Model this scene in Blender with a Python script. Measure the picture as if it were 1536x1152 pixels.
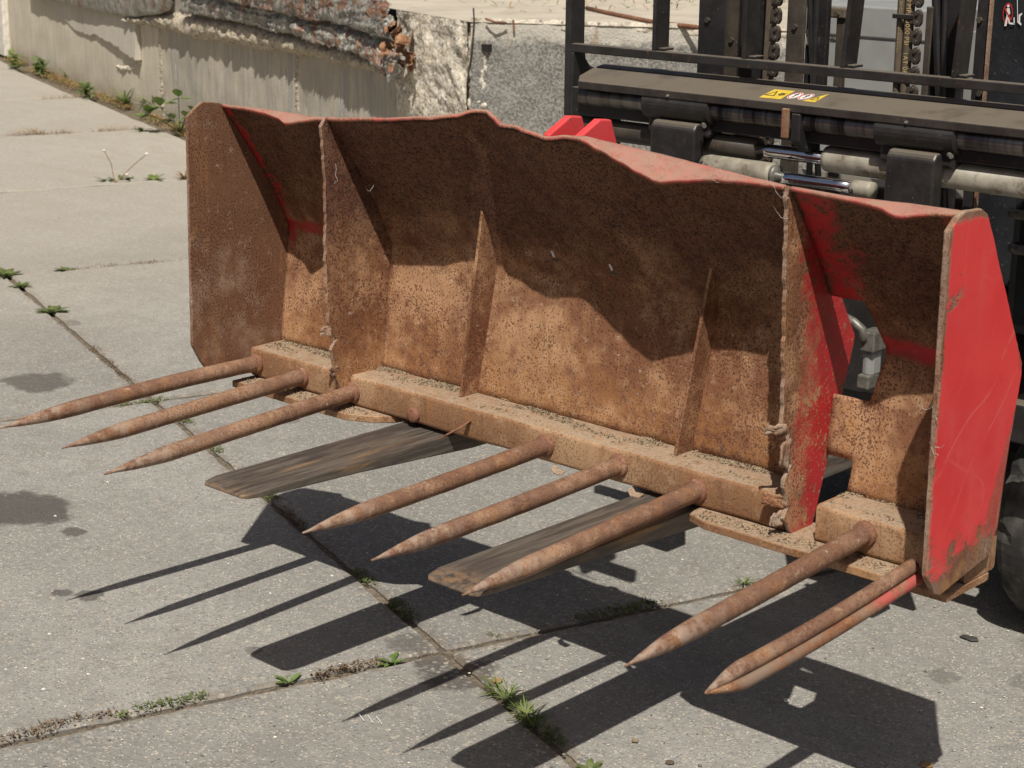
import bpy, bmesh, math, random
import numpy as np
from mathutils import Vector, Matrix, noise
rnd = random.Random(7)
sc = bpy.context.scene
C = sc.collection
for o in list(bpy.data.objects): bpy.data.objects.remove(o)

# ------------------------------------------------------------------ camera
R3 = np.array([[0.732809, 0.680356, 0.010293], [0.190997, -0.191155, -0.962798], [-0.653078, 0.707513, -0.270026]])
CAM = np.array([3.792625, -3.052147, 1.949897]); FPX = 2732.34
SUN = Vector((-0.334287, 0.430352, -0.838481))
cam = bpy.data.objects.new('camera', bpy.data.cameras.new('camera')); C.objects.link(cam)
r, d, f = R3
cam.matrix_world = Matrix(((r[0], -d[0], -f[0], CAM[0]), (r[1], -d[1], -f[1], CAM[1]), (r[2], -d[2], -f[2], CAM[2]), (0, 0, 0, 1)))
cam.data.sensor_width = 36; cam.data.lens = FPX / 1536 * 36
cam.data.clip_start = .05; cam.data.clip_end = 500
cam.data.dof.use_dof = True; cam.data.dof.focus_distance = 4.5; cam.data.dof.aperture_fstop = 11
sc.camera = cam
# ------------------------------------------------------------------ world, sun, exposure
w = bpy.data.worlds.new('World'); sc.world = w; w.use_nodes = True
nt = w.node_tree; nt.nodes.clear()
sky = nt.nodes.new('ShaderNodeTexSky'); sky.sky_type = 'NISHITA'; sky.sun_disc = False
sky.sun_elevation = math.asin(-SUN.z); sky.sun_rotation = math.atan2(-SUN.x, -SUN.y)
sky.dust_density = 4.0; sky.air_density = 0.7; sky.ozone_density = 0.5
bg = nt.nodes.new('ShaderNodeBackground'); bg.inputs[1].default_value = 0.05
ow = nt.nodes.new('ShaderNodeOutputWorld')
nt.links.new(sky.outputs[0], bg.inputs[0]); nt.links.new(bg.outputs[0], ow.inputs[0])
sl = bpy.data.lights.new('sun', 'SUN'); sl.energy = 5.0; sl.angle = math.radians(.53); sl.color = (1, .96, .89)
so = bpy.data.objects.new('sun', sl); C.objects.link(so); so.rotation_euler = SUN.to_track_quat('-Z', 'Y').to_euler(); so.location = (3, -4, 8)
sc.view_settings.view_transform = 'Standard'; sc.view_settings.look = 'None'
sc.view_settings.exposure = 0.02; sc.view_settings.gamma = 1; sc.view_settings.use_curve_mapping = False

def at(ax, val, u, v):
    "the point of the plane axis=val that the photograph shows at pixel u, v"
    ry = R3.T @ np.array([(u - 768) / FPX, (v - 576) / FPX, 1.])
    return Vector(CAM + ry * (val - CAM[ax]) / ry[ax])
def at_plane(a, n, u, v):
    ry = R3.T @ np.array([(u - 768) / FPX, (v - 576) / FPX, 1.])
    n = np.array(n); return Vector(CAM + ry * ((np.array(a) - CAM) @ n) / (ry @ n))

# ------------------------------------------------------------------ materials
class NB:
    def __init__(s, name):
        s.m = bpy.data.materials.new(name); s.m.use_nodes = True; s.t = s.m.node_tree; s.t.nodes.clear()
        s.out = s.n('ShaderNodeOutputMaterial'); s.b = s.n('ShaderNodeBsdfPrincipled'); s.l(s.b.outputs[0], s.out.inputs[0])
        g = s.n('ShaderNodeNewGeometry'); s.pos = g.outputs['Position']; s.nor = g.outputs['Normal']
    def n(s, k, **a):
        x = s.t.nodes.new(k)
        for q, v in a.items(): setattr(x, q, v)
        return x
    def l(s, a, b): s.t.links.new(a, b)
    def put(s, i, v):
        if isinstance(v, bpy.types.NodeSocket): s.l(v, i)
        elif isinstance(v, tuple) and len(v) == 3 and len(i.default_value) == 4: i.default_value = (*v, 1)
        else: i.default_value = v
    def scale(s, v, sc3):
        x = s.n('ShaderNodeMapping'); s.put(x.inputs[0], v); x.inputs['Scale'].default_value = sc3; return x.outputs[0]
    def noise(s, scale, detail=3, rough=.55, v=None, sc3=None, dist=0):
        v = v or s.pos
        if sc3: v = s.scale(v, sc3)
        x = s.n('ShaderNodeTexNoise'); s.l(v, x.inputs['Vector']); x.inputs['Scale'].default_value = scale
        x.inputs['Detail'].default_value = detail; x.inputs['Roughness'].default_value = rough; x.inputs['Distortion'].default_value = dist
        return x.outputs['Fac']
    def voro(s, scale, feature='F1', v=None, out='Distance', sc3=None):
        v = v or s.pos
        if sc3: v = s.scale(v, sc3)
        x = s.n('ShaderNodeTexVoronoi', feature=feature); s.l(v, x.inputs['Vector']); x.inputs['Scale'].default_value = scale
        return x.outputs[out]
    def ramp(s, v, a, b, lo=0., hi=1.):
        x = s.n('ShaderNodeMapRange', interpolation_type='SMOOTHSTEP'); s.put(x.inputs[0], v)
        for i, q in zip((1, 2, 3, 4), (a, b, lo, hi)): s.put(x.inputs[i], q)
        return x.outputs[0]
    def math(s, op, a, b=0., c=0.):
        x = s.n('ShaderNodeMath', operation=op); s.put(x.inputs[0], a); s.put(x.inputs[1], b); s.put(x.inputs[2], c); return x.outputs[0]
    def mul(s, a, b): return s.math('MULTIPLY', a, b)
    def add(s, a, b): return s.math('ADD', a, b)
    def mx(s, a, b): return s.math('MAXIMUM', a, b)
    def mix(s, fac, a, b, mode='MIX'):
        x = s.n('ShaderNodeMix', data_type='RGBA', blend_type=mode); s.put(x.inputs[0], fac); s.put(x.inputs[6], a); s.put(x.inputs[7], b); return x.outputs[2]
    def xyz(s, v=None):
        x = s.n('ShaderNodeSeparateXYZ'); s.l(v or s.pos, x.inputs[0]); return x.outputs
    def bump(s, h, strength=.4, dist=.004):
        x = s.n('ShaderNodeBump'); s.put(x.inputs['Height'], h); x.inputs['Strength'].default_value = strength; x.inputs['Distance'].default_value = dist
        s.l(x.outputs[0], s.b.inputs['Normal'])
    def set(s, col=None, rough=None, metal=None, spec=None):
        if col is not None: s.put(s.b.inputs['Base Color'], col)
        if rough is not None: s.put(s.b.inputs['Roughness'], rough)
        if metal is not None: s.put(s.b.inputs['Metallic'], metal)
        if spec is not None: s.put(s.b.inputs['Specular IOR Level'], spec)
        return s.m
    def spot(s, c, rad, soft=.12, wob=.35, nscale=9, sx=1, sy=1):
        "a blotch round a ground point with a wandering outline"
        x, y, z = s.xyz()
        dx = s.mul(s.add(x, -c[0]), 1 / sx); dy = s.mul(s.add(y, -c[1]), 1 / sy)
        dd = s.math('SQRT', s.add(s.mul(dx, dx), s.mul(dy, dy)))
        dd = s.add(dd, s.mul(s.add(s.noise(nscale * .12 / rad, 5, .65), -.5), rad * wob * 5))
        return s.ramp(dd, rad, rad * (1 - soft), 0, 1)

def rust_color(b, tan=(.48, .275, .145), mid=(.20, .085, .040), dark=(.085, .030, .014), cover=.5, dots=1.0, dscale=215, seed=0.):
    v = b.n('ShaderNodeVectorMath', operation='ADD'); b.l(b.pos, v.inputs[0]); v.inputs[1].default_value = (seed, seed * .7, seed * .3); v = v.outputs[0]
    big = b.noise(3.2, 4, .6, v=v); med = b.noise(17, 4, .65, v=v)
    base = b.mix(b.ramp(b.add(b.mul(big, .6), b.mul(med, .4)), cover - .085, cover + .085), tan, mid)
    streak = b.noise(9, 4, .65, v=v, sc3=(3.2, 3.2, .35)); base = b.mix(b.ramp(streak, .50, .68, 0, .5), base, (.32, .15, .055)); st2 = b.noise(22, 4, .65, v=v, sc3=(2, 2, .22)); base = b.mix(b.ramp(st2, .56, .70, 0, .4), base, (.12, .055, .03)); base = b.mix(b.ramp(b.noise(31, 5, .75, v=v), .56, .66, 0, .4), base, (.47, .33, .20))
    fine = b.noise(420, 2, .6, v=v); base = b.mix(b.ramp(fine, .3, .7, .0, .28), base, (.14, .06, .035))
    dn = b.noise(dscale, 2.0, .5, v=v, sc3=(1, 1, .9)); th = b.ramp(b.noise(6, 3, v=v), .3, .7, .60, .50)
    dot = b.ramp(dn, th, b.add(th, .05), 0, .72 * dots)
    base = b.mix(dot, base, dark)
    yel = b.ramp(b.noise(5.3, 3, .7, v=v), .66, .74, 0, .35); base = b.mix(yel, base, (.42, .22, .07))
    dots2 = b.ramp(b.noise(60, 3, .5, v=v), .7, .74, 0, .5); base = b.mix(dots2, base, (.5, .43, .36))
    return base, dot, fine, med
def dust_up(b, col, dust=(.36, .27, .185), amount=.85, lo=.75):
    z = b.xyz(b.nor)[2]; k = b.ramp(z, lo, .97, 0, amount)
    k = b.mul(k, b.ramp(b.noise(26, 5, .7), .3, .56, .35, 1)); 
    d2 = b.mix(b.ramp(b.noise(160, 3, .7), .45, .62, 0, .55), dust, (.13, .09, .06))
    return b.mix(k, col, d2), k
def red_color(b, worn=.3):
    c = b.mix(b.ramp(b.noise(5, 3), .3, .7), (.60, .035, .038), (.66, .052, .050))
    c = b.mix(b.ramp(b.noise(1.7, 5, .6), .45, .7, 0, .35), c, (.60, .10, .11))
    return c

def mat_rust(name, paint=None, dust=True, film_shade=False, **k):
    b = NB(name); col, dot, fine, med = rust_color(b, **k)
    if film_shade:  # clay washed off upper half; its bare rust darkened to imitate shade; pale scabs
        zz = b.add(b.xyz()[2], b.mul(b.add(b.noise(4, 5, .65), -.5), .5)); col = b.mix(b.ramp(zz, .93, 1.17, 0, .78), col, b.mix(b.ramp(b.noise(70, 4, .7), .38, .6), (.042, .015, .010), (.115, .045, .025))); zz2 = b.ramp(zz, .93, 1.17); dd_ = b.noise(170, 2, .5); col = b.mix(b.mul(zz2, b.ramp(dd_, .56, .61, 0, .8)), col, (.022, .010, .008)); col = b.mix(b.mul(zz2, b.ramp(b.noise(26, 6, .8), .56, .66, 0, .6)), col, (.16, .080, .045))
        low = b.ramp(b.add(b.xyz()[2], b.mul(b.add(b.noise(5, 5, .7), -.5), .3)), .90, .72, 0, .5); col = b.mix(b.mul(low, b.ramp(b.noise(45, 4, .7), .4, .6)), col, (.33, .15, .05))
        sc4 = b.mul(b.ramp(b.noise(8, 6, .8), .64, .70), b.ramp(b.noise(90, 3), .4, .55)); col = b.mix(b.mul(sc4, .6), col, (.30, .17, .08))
    pm = None
    if paint:
        pm = paint(b); col = b.mix(pm, col, b.mix(b.ramp(b.noise(30, 4), .4, .7, 0, .5), (.44, .022, .026), (.24, .03, .025)))
    if dust: col, kk = dust_up(b, col)
    h = b.add(b.mul(dot, -.55), b.add(b.mul(fine, .5), b.mul(med, .9))); b.bump(h, .5, .0035)
    return b.set(col, b.ramp(fine, .2, .8, .62, .92) if not paint else b.ramp(pm, 0, 1, .85, .45), 0, .35)

def paint_p2(b):  # paint left on the right partition and the sheet behind it
    x, y, z = b.xyz(); k = b.ramp(b.add(y, b.mul(b.add(b.noise(4.5, 6, .7), -.5), .36)), -.02, .075)
    k2 = b.ramp(b.noise(110, 3, .7), .66, .58); k3 = b.ramp(b.noise(14, 5, .7), .64, .56)
    return b.mul(b.mul(k, k2), k3)
def paint_seam(b):
    x, y, z = b.xyz(); n = b.mul(b.add(b.noise(9, 5, .7), -.5), .10)
    a = b.mul(b.mul(b.ramp(b.add(x, n), .040, .022), b.ramp(z, .93, 1.0)), b.ramp(b.noise(24, 5, .75), .60, .48))
    a = b.mx(a, b.mul(b.mul(b.ramp(b.math('ABSOLUTE', b.add(b.add(z, -1.022), b.mul(n, .4))), .022, .008), b.ramp(x, .4, .36)), .75))
    c = b.mul(b.ramp(b.add(x, b.mul(n, 1.5)), 1.775, 1.79), b.ramp(b.add(x, b.mul(n, 2.4)), 1.885, 1.825))
    c = b.mul(c, b.ramp(b.add(z, n), 1.00, 1.08))
    e = b.mul(b.ramp(x, 1.86, 1.9), b.ramp(b.math('ABSOLUTE', b.add(b.add(z, -1.022), b.mul(n, .3))), .03, .01))
    g = b.mul(b.ramp(b.add(x, b.mul(n, 1.5)), 2.08, 2.14), b.ramp(b.add(z, n), 1.2, 1.3))
    a = b.mx(b.mx(a, c), b.mx(e, g))
    return b.mul(a, b.ramp(b.noise(38, 5, .75), .62, .5))
M = {}
M['rust'] = mat_rust('rusty_steel')
M['rust_panel'] = mat_rust('rusty_sheet', paint=paint_seam, dots=1.1, cover=.50, film_shade=True)
M['rust_side'] = mat_rust('rusty_side_plate', dots=1.1, cover=.40, tan=(.31, .205, .14), mid=(.175, .085, .045), seed=3.)
M['rust_gusset'] = mat_rust('rusty_gusset', dots=1.0, cover=.45, seed=8.)
M['rust_p2'] = mat_rust('rusty_partition', paint=paint_p2, cover=.5, seed=5., dots=1.1)
M['rust_tine'] = mat_rust('rusty_tine', cover=.40, mid=(.22, .10, .062), tan=(.36, .215, .14), dots=.65, dscale=190, dust=False, seed=11.)
M['rust_beam'] = mat_rust('rusty_beam', cover=.47, tan=(.43, .27, .15), mid=(.26, .135, .065), dots=.65, dscale=190, seed=14.)
M['rust_edge'] = mat_rust('torn_edge', cover=.52, tan=(.33, .245, .18), mid=(.2, .1, .06), dots=.7, dscale=220, seed=20.)
M['rust_orange'] = mat_rust('flaking_orange_rust', cover=.5, tan=(.26, .125, .07), mid=(.17, .075, .045), dots=.5, dust=False, seed=21.)
def tip_worn():
    b = NB('tine_steel'); col, dot, fine, med = rust_color(b, cover=.45, mid=(.175, .092, .056), tan=(.33, .205, .13), dots=.7, dscale=230, seed=11.)
    x, y, z = b.xyz(); k = b.mul(b.ramp(b.add(y, b.mul(b.noise(12, 4), .2)), -.30, -.62), b.ramp(b.noise(25, 4, .7), .42, .6))
    col = b.mix(b.mul(k, .55), col, (.40, .32, .25)); 
    o = b.mul(b.ramp(b.noise(7, 3), .58, .68), .3); col = b.mix(o, col, (.36, .19, .09)); col = b.mix(b.ramp(b.noise(28, 5, .75, sc3=(1, .35, 1)), .55, .66, 0, .45), col, (.10, .055, .04))
    b.bump(b.add(b.mul(dot, -.5), b.mul(med, 1.2)), .5, .003); return b.set(col, .8, 0, .35)
M['tine'] = tip_worn()
def red_plate():
    b = NB('red_paint_worn'); c = red_color(b); x, y, z = b.xyz()
    # pale scuffs: a few thin arcs and long scratches
    n = b.noise(2.3, 2, .5); s1 = b.ramp(b.math('ABSOLUTE', b.add(b.add(b.mul(y, 1.0), b.mul(z, -1.1)), b.add(b.mul(n, .35), .83))), .006, .001)
    s2 = b.ramp(b.math('ABSOLUTE', b.add(b.add(b.mul(y, 1.0), b.mul(z, -1.3)), b.add(b.mul(n, .5), 1.08))), .010, .001)
    s3 = b.ramp(b.math('ABSOLUTE', b.add(b.noise(2.2, 1, .4), -.5)), .004, .0008)
    s4 = b.ramp(b.math('ABSOLUTE', b.add(b.noise(6, 1, .4, sc3=(1, 1, .35)), -.56)), .004, .0005)
    s = b.mul(b.mx(b.mx(s1, s2), b.mul(b.mx(s3, b.mul(s4, .5)), .5)), b.ramp(b.noise(9, 4), .42, .6, .05, .7))
    c = b.mix(b.mul(s, .42), c, (.70, .22, .20)); c = b.mix(b.ramp(b.noise(4, 6, .75, sc3=(1, 1, .5)), .5, .7, 0, .35), c, (.62, .12, .12)); c = b.mix(b.ramp(b.noise(110, 4, .75), .56, .68, 0, .3), c, (.36, .04, .045))
    rc, dot, fine, med = rust_color(b, tan=(.26, .17, .12), mid=(.17, .08, .05))
    # distance to the front and lower edges, where the paint is gone
    yf = b.add(-.186, b.mul(b.add(z, -1.345), -.02)); df = b.add(y, b.mul(yf, -1)) if False else b.add(y, .183)
    e = b.ramp(b.add(df, b.mul(b.add(b.noise(24, 5, .7), -.5), .03)), .014, .004)
    low = b.ramp(b.add(z, b.mul(b.add(b.noise(10, 6, .75), -.5), .34)), .735, .69)
    top = b.ramp(b.add(z, b.mul(b.add(b.noise(14, 5, .7), -.5), .05)), 1.350, 1.364)
    bk = b.ramp(b.add(b.add(y, b.mul(b.math('ABSOLUTE', b.add(z, -1.0)), .42)), b.mul(b.add(b.noise(30, 5, .7), -.5), .045)), .135, .152)
    sc_ = b.mul(b.ramp(b.math('ABSOLUTE', b.add(b.add(z, -1.265), b.mul(y, -.35))), .020, .006), b.mul(b.ramp(y, -.10, -.15), b.ramp(b.noise(60, 4), .42, .5)))
    chips = b.mul(b.ramp(b.noise(60, 4, .6), .70, .715), b.ramp(b.noise(5, 3), .45, .6))
    chips2 = b.mul(b.ramp(b.noise(22, 6, .8), .62, .66), b.ramp(z, .86, .72))
    k = b.mx(b.mx(e, low), b.mx(b.mx(top, sc_), b.mx(b.mul(chips, .8), b.mul(chips2, .8)))); k = b.mx(k, b.mul(bk, .6))
    c = b.mix(k, c, rc); c = b.mix(b.ramp(b.noise(250, 2), .62, .7, 0, .3), c, (.25, .06, .05))
    b.bump(b.add(b.mul(k, -1), b.mul(b.noise(90, 3), .15)), .35, .002)
    return b.set(c, b.ramp(k, 0, 1, .6, .92), 0, .3)
M['red'] = red_plate()
def red_dusty():
    b = NB('red_paint_dusty'); c = b.mix(b.ramp(b.noise(9, 4), .35, .65), (.40, .035, .038), (.50, .085, .075)); rc, dot, fine, med = rust_color(b, tan=(.33, .19, .13), mid=(.22, .10, .07))
    c = b.mix(b.ramp(b.noise(15, 6, .75), .36, .58, .25, .9), c, rc); c = b.mix(b.mul(b.ramp(b.xyz(b.nor)[2], .1, .8), b.ramp(b.noise(22, 5, .7), .3, .6, .3, .75)), c, (.34, .21, .155))
    b.bump(b.noise(60, 4), .3, .003); return b.set(c, .75, 0, .25)
M['red_dusty'] = red_dusty()
M['red_edge'] = M['red_dusty']
def red_lug():
    b = NB('red_paint'); c = red_color(b); c = b.mix(b.ramp(b.noise(30, 5, .7), .58, .66, 0, .8), c, (.2, .08, .06)); return b.set(c, .5)
M['red_lug'] = red_lug()
def fork_mat():
    b = NB('worn_fork_steel'); a = b.noise(70, 6, .65, sc3=(1, .07, 1), dist=.6); c = b.mix(b.ramp(a, .35, .65), (.080, .068, .058), (.17, .142, .115))
    o = b.mul(b.ramp(b.noise(20, 5, .65, sc3=(1, .10, 1), dist=.8), .58, .66), b.ramp(a, .35, .6, .2, .7)); c = b.mix(o, c, (.36, .21, .085))
    dk = b.ramp(b.noise(9, 5, .6, sc3=(1, .3, 1)), .55, .68, 0, .8); c = b.mix(dk, c, (.06, .052, .05))
    sc_ = b.ramp(b.noise(90, 3, .6, sc3=(1, .06, 1)), .64, .7, 0, .35); c = b.mix(sc_, c, (.30, .26, .22))
    tip = b.mul(b.ramp(b.add(b.xyz()[1], b.mul(b.noise(20, 4), .12)), -.50, -.60), .8); c = b.mix(b.mul(tip, b.ramp(b.noise(40, 5, .7), .4, .62)), c, (.36, .22, .12))
    b.bump(b.add(b.mul(a, .8), b.noise(60, 4)), .35, .003); return b.set(c, b.ramp(a, .3, .7, .38, .55), .35, .5)
M['fork'] = fork_mat()
def black_steel(name, base=(.016, .0145, .014), dust=(.15, .125, .095), rustk=.5, rough=.45):
    b = NB(name); c = b.mix(b.ramp(b.noise(14, 5, .65), .35, .7), base, tuple(q * 1.9 for q in base))
    c = b.mix(b.ramp(b.noise(35, 5, .7), .60, .72, 0, rustk), c, (.16, .065, .03)); z = b.xyz(b.nor)[2]
    c = b.mix(b.ramp(b.noise(120, 4, .7), .64, .72, 0, .5), c, (.28, .25, .22))
    k = b.mul(b.ramp(z, .3, .9), b.ramp(b.noise(11, 5, .6), .25, .5, .55, 1)); c = b.mix(b.mul(k, .9), c, dust)
    b.bump(b.noise(120, 4), .25, .002); return b.set(c, rough, 0, .5)
M['black'] = black_steel('black_painted_steel')
M['carr'] = black_steel('dusty_carriage_steel', base=(.026, .021, .018), dust=(.155, .128, .095), rustk=.5)
M['mast'] = black_steel('greasy_brown_steel', base=(.036, .029, .022), rustk=.35, rough=.55)
M['mastb'] = black_steel('black_greasy_steel', base=(.013, .012, .012), rustk=.2, rough=.45)
M['cowl'] = black_steel('black_plastic_cowl', base=(.011, .012, .014), rustk=.0, rough=.5)
def simple(name, col, rough=.6, metal=0, nz=.2, ns=30, spec=.5):
    b = NB(name); c = b.mix(b.ramp(b.noise(ns, 4), .3, .7), tuple(q * (1 - nz) for q in col), tuple(min(1, q * (1 + nz)) for q in col)); b.bump(b.noise(ns * 5, 3), .15, .002)
    return b.set(c, rough, metal, spec)
def shaft_mat():
    b = NB('oily_shaft_steel'); a = b.noise(40, 3, .6, sc3=(1, .02, .02)); c = b.mix(b.ramp(a, .4, .6), (.11, .10, .095), (.22, .20, .18)); c = b.mix(b.ramp(b.noise(25, 2, .5, sc3=(1, .02, .02)), .6, .66, 0, .9), c, (.03, .028, .028))
    return b.set(c, b.ramp(a, .35, .65, .28, .42), .85, .5)
M['shaft'] = shaft_mat()
M['chrome'] = simple('chrome_rod', (.8, .8, .82), .06, 1, .02)
def cream():
    b = NB('chipped_cream_paint'); c = b.mix(b.ramp(b.noise(20, 5), .3, .7), (.34, .31, .245), (.19, .165, .125)); c = b.mix(b.ramp(b.noise(15, 5, .7), .58, .66, 0, .85), c, (.13, .10, .07)); c = b.mix(b.ramp(b.noise(13, 4, .6), .66, .69), c, (.03, .03, .03))
    return b.set(c, .55, 0, .5)
M['cream'] = cream()
def tyre():
    b = NB('tyre_rubber'); c = b.mix(b.ramp(b.noise(18, 5), .35, .7), (.028, .027, .026), (.085, .078, .068)); b.bump(b.noise(90, 4), .4, .003); return b.set(c, .8, 0, .3)
M['tyre'] = tyre()
M['grey_panel'] = simple('grey_painted_panel', (.27, .27, .255), .5, 0, .1, 8)
M['white_bit'] = simple('pale_cover', (.55, .52, .45), .6)
M['hose'] = simple('brown_dusty_hose', (.10, .075, .05), .7)
M['gold'] = simple('hose_print', (.45, .33, .14), .6)
M['yellow'] = simple('yellow_sticker', (.62, .44, .05), .45, 0, .1)
M['white'] = simple('white_sticker', (.72, .70, .66), .5, 0, .08)
M['sred'] = simple('red_print', (.55, .03, .03), .5, 0, .05)
M['sblack'] = simple('black_print', (.03, .03, .03), .5, 0, .05)
M['galvd'] = simple('grey_fitting', (.15, .14, .12), .45, .3, .3, 60)

def wv(b):
    v = b.n('ShaderNodeVectorMath', operation='ADD'); x = b.n('ShaderNodeTexNoise'); b.l(b.pos, x.inputs['Vector']); x.inputs['Scale'].default_value = 3; x.inputs['Detail'].default_value = 5
    m = b.n('ShaderNodeVectorMath', operation='SCALE'); b.l(x.outputs['Color'], m.inputs[0]); m.inputs['Scale'].default_value = .35; b.l(b.pos, v.inputs[0]); b.l(m.outputs[0], v.inputs[1]); return v.outputs[0]
def ground_mat(name, tone=1., seed=0.):
    b = NB(name); big = b.noise(.9, 5, .6); med = b.noise(7, 5, .65); fine = b.noise(220, 3, .7)
    c = b.mix(b.ramp(big, .40, .60), tuple(q * tone for q in (.275, .265, .235)), tuple(q * tone for q in (.340, .328, .292)))
    c = b.mix(b.ramp(med, .35, .7, 0, .6), c, tuple(q * tone for q in (.215, .198, .175))); c = b.mix(b.ramp(b.noise(30, 5, .8), .50, .66, 0, .5), c, tuple(q * tone for q in (.17, .155, .135))); c = b.mix(b.ramp(b.noise(42, 5, .8), .54, .66, 0, .5), c, (.50, .46, .39))
    c = b.mix(b.ramp(fine, .33, .7, 0, .5), c, (.17, .155, .135))
    # aggregate: each stone its own tone
    vc = b.voro(95, out='Color'); vd = b.voro(95); st = b.mul(b.ramp(vd, .55, .38), b.ramp(b.xyz(vc)[0], .52, .58))
    sc2 = b.mix(b.xyz(vc)[1], (.19, .20, .20), (.42, .36, .29)); c = b.mix(b.mul(st, .85), c, sc2); vc3 = b.voro(55, out='Color'); st3 = b.mul(b.ramp(b.voro(55), .5, .35), b.ramp(b.xyz(vc3)[0], .84, .88)); c = b.mix(b.mul(st3, .6), c, b.mix(b.xyz(vc3)[1], (.15, .155, .16), (.46, .40, .32)))
    vc2 = b.voro(190, out='Color'); vd2 = b.voro(190); wsp = b.mul(b.ramp(vd2, .45, .3), b.ramp(b.xyz(vc2)[0], .93, .95)); c = b.mix(b.mul(wsp, .9), c, (.66, .62, .54))
    dsp = b.mul(b.ramp(vd2, .5, .35), b.ramp(b.xyz(vc2)[1], .88, .9)); c = b.mix(b.mul(dsp, .7), c, (.075, .068, .06))
    spk = b.ramp(b.noise(55, 3, .6), .70, .74, 0, .7); c = b.mix(spk, c, (.12, .105, .09))
    pit = b.ramp(b.noise(19, 4, .6), .70, .73, 0, .5); c = b.mix(pit, c, (.15, .13, .11))
    # wet / oily blotches
    for p, rr, sx, sy, k in STAINS:
        c = b.mix(b.mul(b.spot(p, rr, .3, .35, 9, sx, sy), k), c, (.06, .051, .045))
    # dirt washed along the joints, and coarse stones laid bare beside them
    x_, y_, z_ = b.xyz(); qx = b.add(x_, -O_.x); qy = b.add(y_, -O_.y)
    cl = b.math('ABSOLUTE', b.add(b.mul(qx, NL.x), b.mul(qy, NL.y))); ct = b.add(b.mul(qx, NT.x), b.mul(qy, NT.y)); dd = cl
    for uj in (0, 2.58, 5.05, 7.5, 9.87): dd = b.math('MINIMUM', dd, b.math('ABSOLUTE', b.add(ct, -uj * U_.dot(NT))))
    wob = b.add(dd, b.mul(b.add(b.noise(6, 6, .7), -.5), .16)); jd = b.ramp(wob, .045, .0); c = b.mix(b.mul(jd, .6), c, (.17, .135, .098))
    near = b.mul(b.ramp(wob, .13, .04), b.mul(b.ramp(b.voro(62), .5, .36), b.ramp(b.xyz(b.voro(62, out='Color'))[0], .35, .4))); c = b.mix(b.mul(near, .75), c, b.mix(b.xyz(b.voro(62, out='Color'))[1], (.13, .135, .14), (.43, .38, .31)))
    trk = b.ramp(b.noise(2.6, 5, .7, sc3=(.5, 1.6, 1)), .52, .68, 0, .35); c = b.mix(trk, c, tuple(q * tone for q in (.20, .19, .168)))
    # dusty pale field towards the wall
    x, y, z = b.xyz(); far = b.ramp(b.add(b.mul(x, -1), b.mul(big, 1.5)), 2.2, 6.5, 0, .42); c = b.mix(far, c, (.52, .47, .385)); c = b.mix(b.mul(b.ramp(b.noise(38, 5, .75), .50, .62), b.ramp(b.mul(x, -1), 1, 4, 0, .55)), c, (.27, .23, .18))
    strk = b.ramp(b.noise(3.2, 7, .78, sc3=(.6, 1.6, 1)), .48, .62, 0, .6); c = b.mix(b.mul(strk, b.ramp(b.mul(x, -1), 3, 6)), c, (.33, .29, .23))
    b.bump(b.add(b.add(b.mul(fine, .6), b.mul(st, .6)), b.add(b.mul(med, 1.2), b.mul(spk, -1.2))), .55, .005)
    return b.set(c, .9, 0, .25)
U_ = Vector((-.942, .336, 0)).normalized(); W_v = Vector((.318, .948, 0)).normalized(); O_ = Vector((.703, .049, 0)); NL = Vector((-U_.y, U_.x, 0)); NT = Vector((W_v.y, -W_v.x, 0)) * -1
STAINS = [((-1.02, -.12), .20, 1.15, .8, .8), ((-.73, -.115), .05, 1, .8, .7), ((-2.27, .75), .17, 1, .75, .75), ((-.34, -.42), .035, 1, 1, .7), ((-.27, -.375), .045, 1, 1, .7),
          ((.80, -.02), .12, 1.3, .9, .75), ((.60, .02), .07, 1.2, .9, .6), ((-3.0, 1.40), .06, 1.2, .9, .6), ((-1.2, 1.1), .08, 1, 1, .35), ((.5, .75), .06, 1, 1, .35), ((2.0, 1.3), .3, 1, 1, .35), ((1.0, .62), .10, 1, 1, .3), ((-1.45, .83), .05, 1, 1, .4), ((.35, -.3), .03, 1, 1, .5), ((1.9, .95), .07, 1, 1, .35), ((1.72, .82), .05, 1, 1, .4), ((2.2, .7), .09, 1, 1, .3)]
M['ground'] = ground_mat('weathered_concrete'); M['ground2'] = ground_mat('weathered_concrete_darker', .87)
def soil():
    b = NB('joint_dirt'); c = b.mix(b.ramp(b.noise(30, 5, .7), .3, .7), (.10, .08, .06), (.215, .175, .125)); b.bump(b.noise(80, 4), .8, .01); return b.set(c, 1, 0, .1)
M['soil'] = soil()
def plaster(name, a, c2, streak=.5, grey=(.30, .29, .27), seed=0):
    b = NB(name); v = b.scale(b.pos, (1, 1, 1)); c = b.mix(b.ramp(b.noise(2.2, 5, .6), .3, .7), a, c2)
    s = b.noise(7, 5, .65, sc3=(2.2, 2.2, .16)); c = b.mix(b.ramp(s, .46, .68, 0, streak), c, grey)
    s2 = b.noise(24, 4, .6, sc3=(1.6, 1.6, .14)); c = b.mix(b.ramp(s2, .55, .72, 0, streak * .8), c, tuple(q * .62 for q in grey))
    s3 = b.noise(16, 4, .6, sc3=(1.6, 1.6, .2)); c = b.mix(b.ramp(s3, .62, .72, 0, streak), c, (.62, .59, .53))
    low = b.ramp(b.add(b.xyz()[2], b.mul(b.noise(6, 4), .25)), .30, .08, 0, .6); c = b.mix(low, c, (.25, .2, .13))
    c = b.mix(b.ramp(b.noise(150, 3, .7), .55, .7, 0, .35), c, (.2, .18, .14)); b.bump(b.add(b.noise(60, 4), b.noise(9, 3)), .3, .01); return b.set(c, .92, 0, .2)
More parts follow.
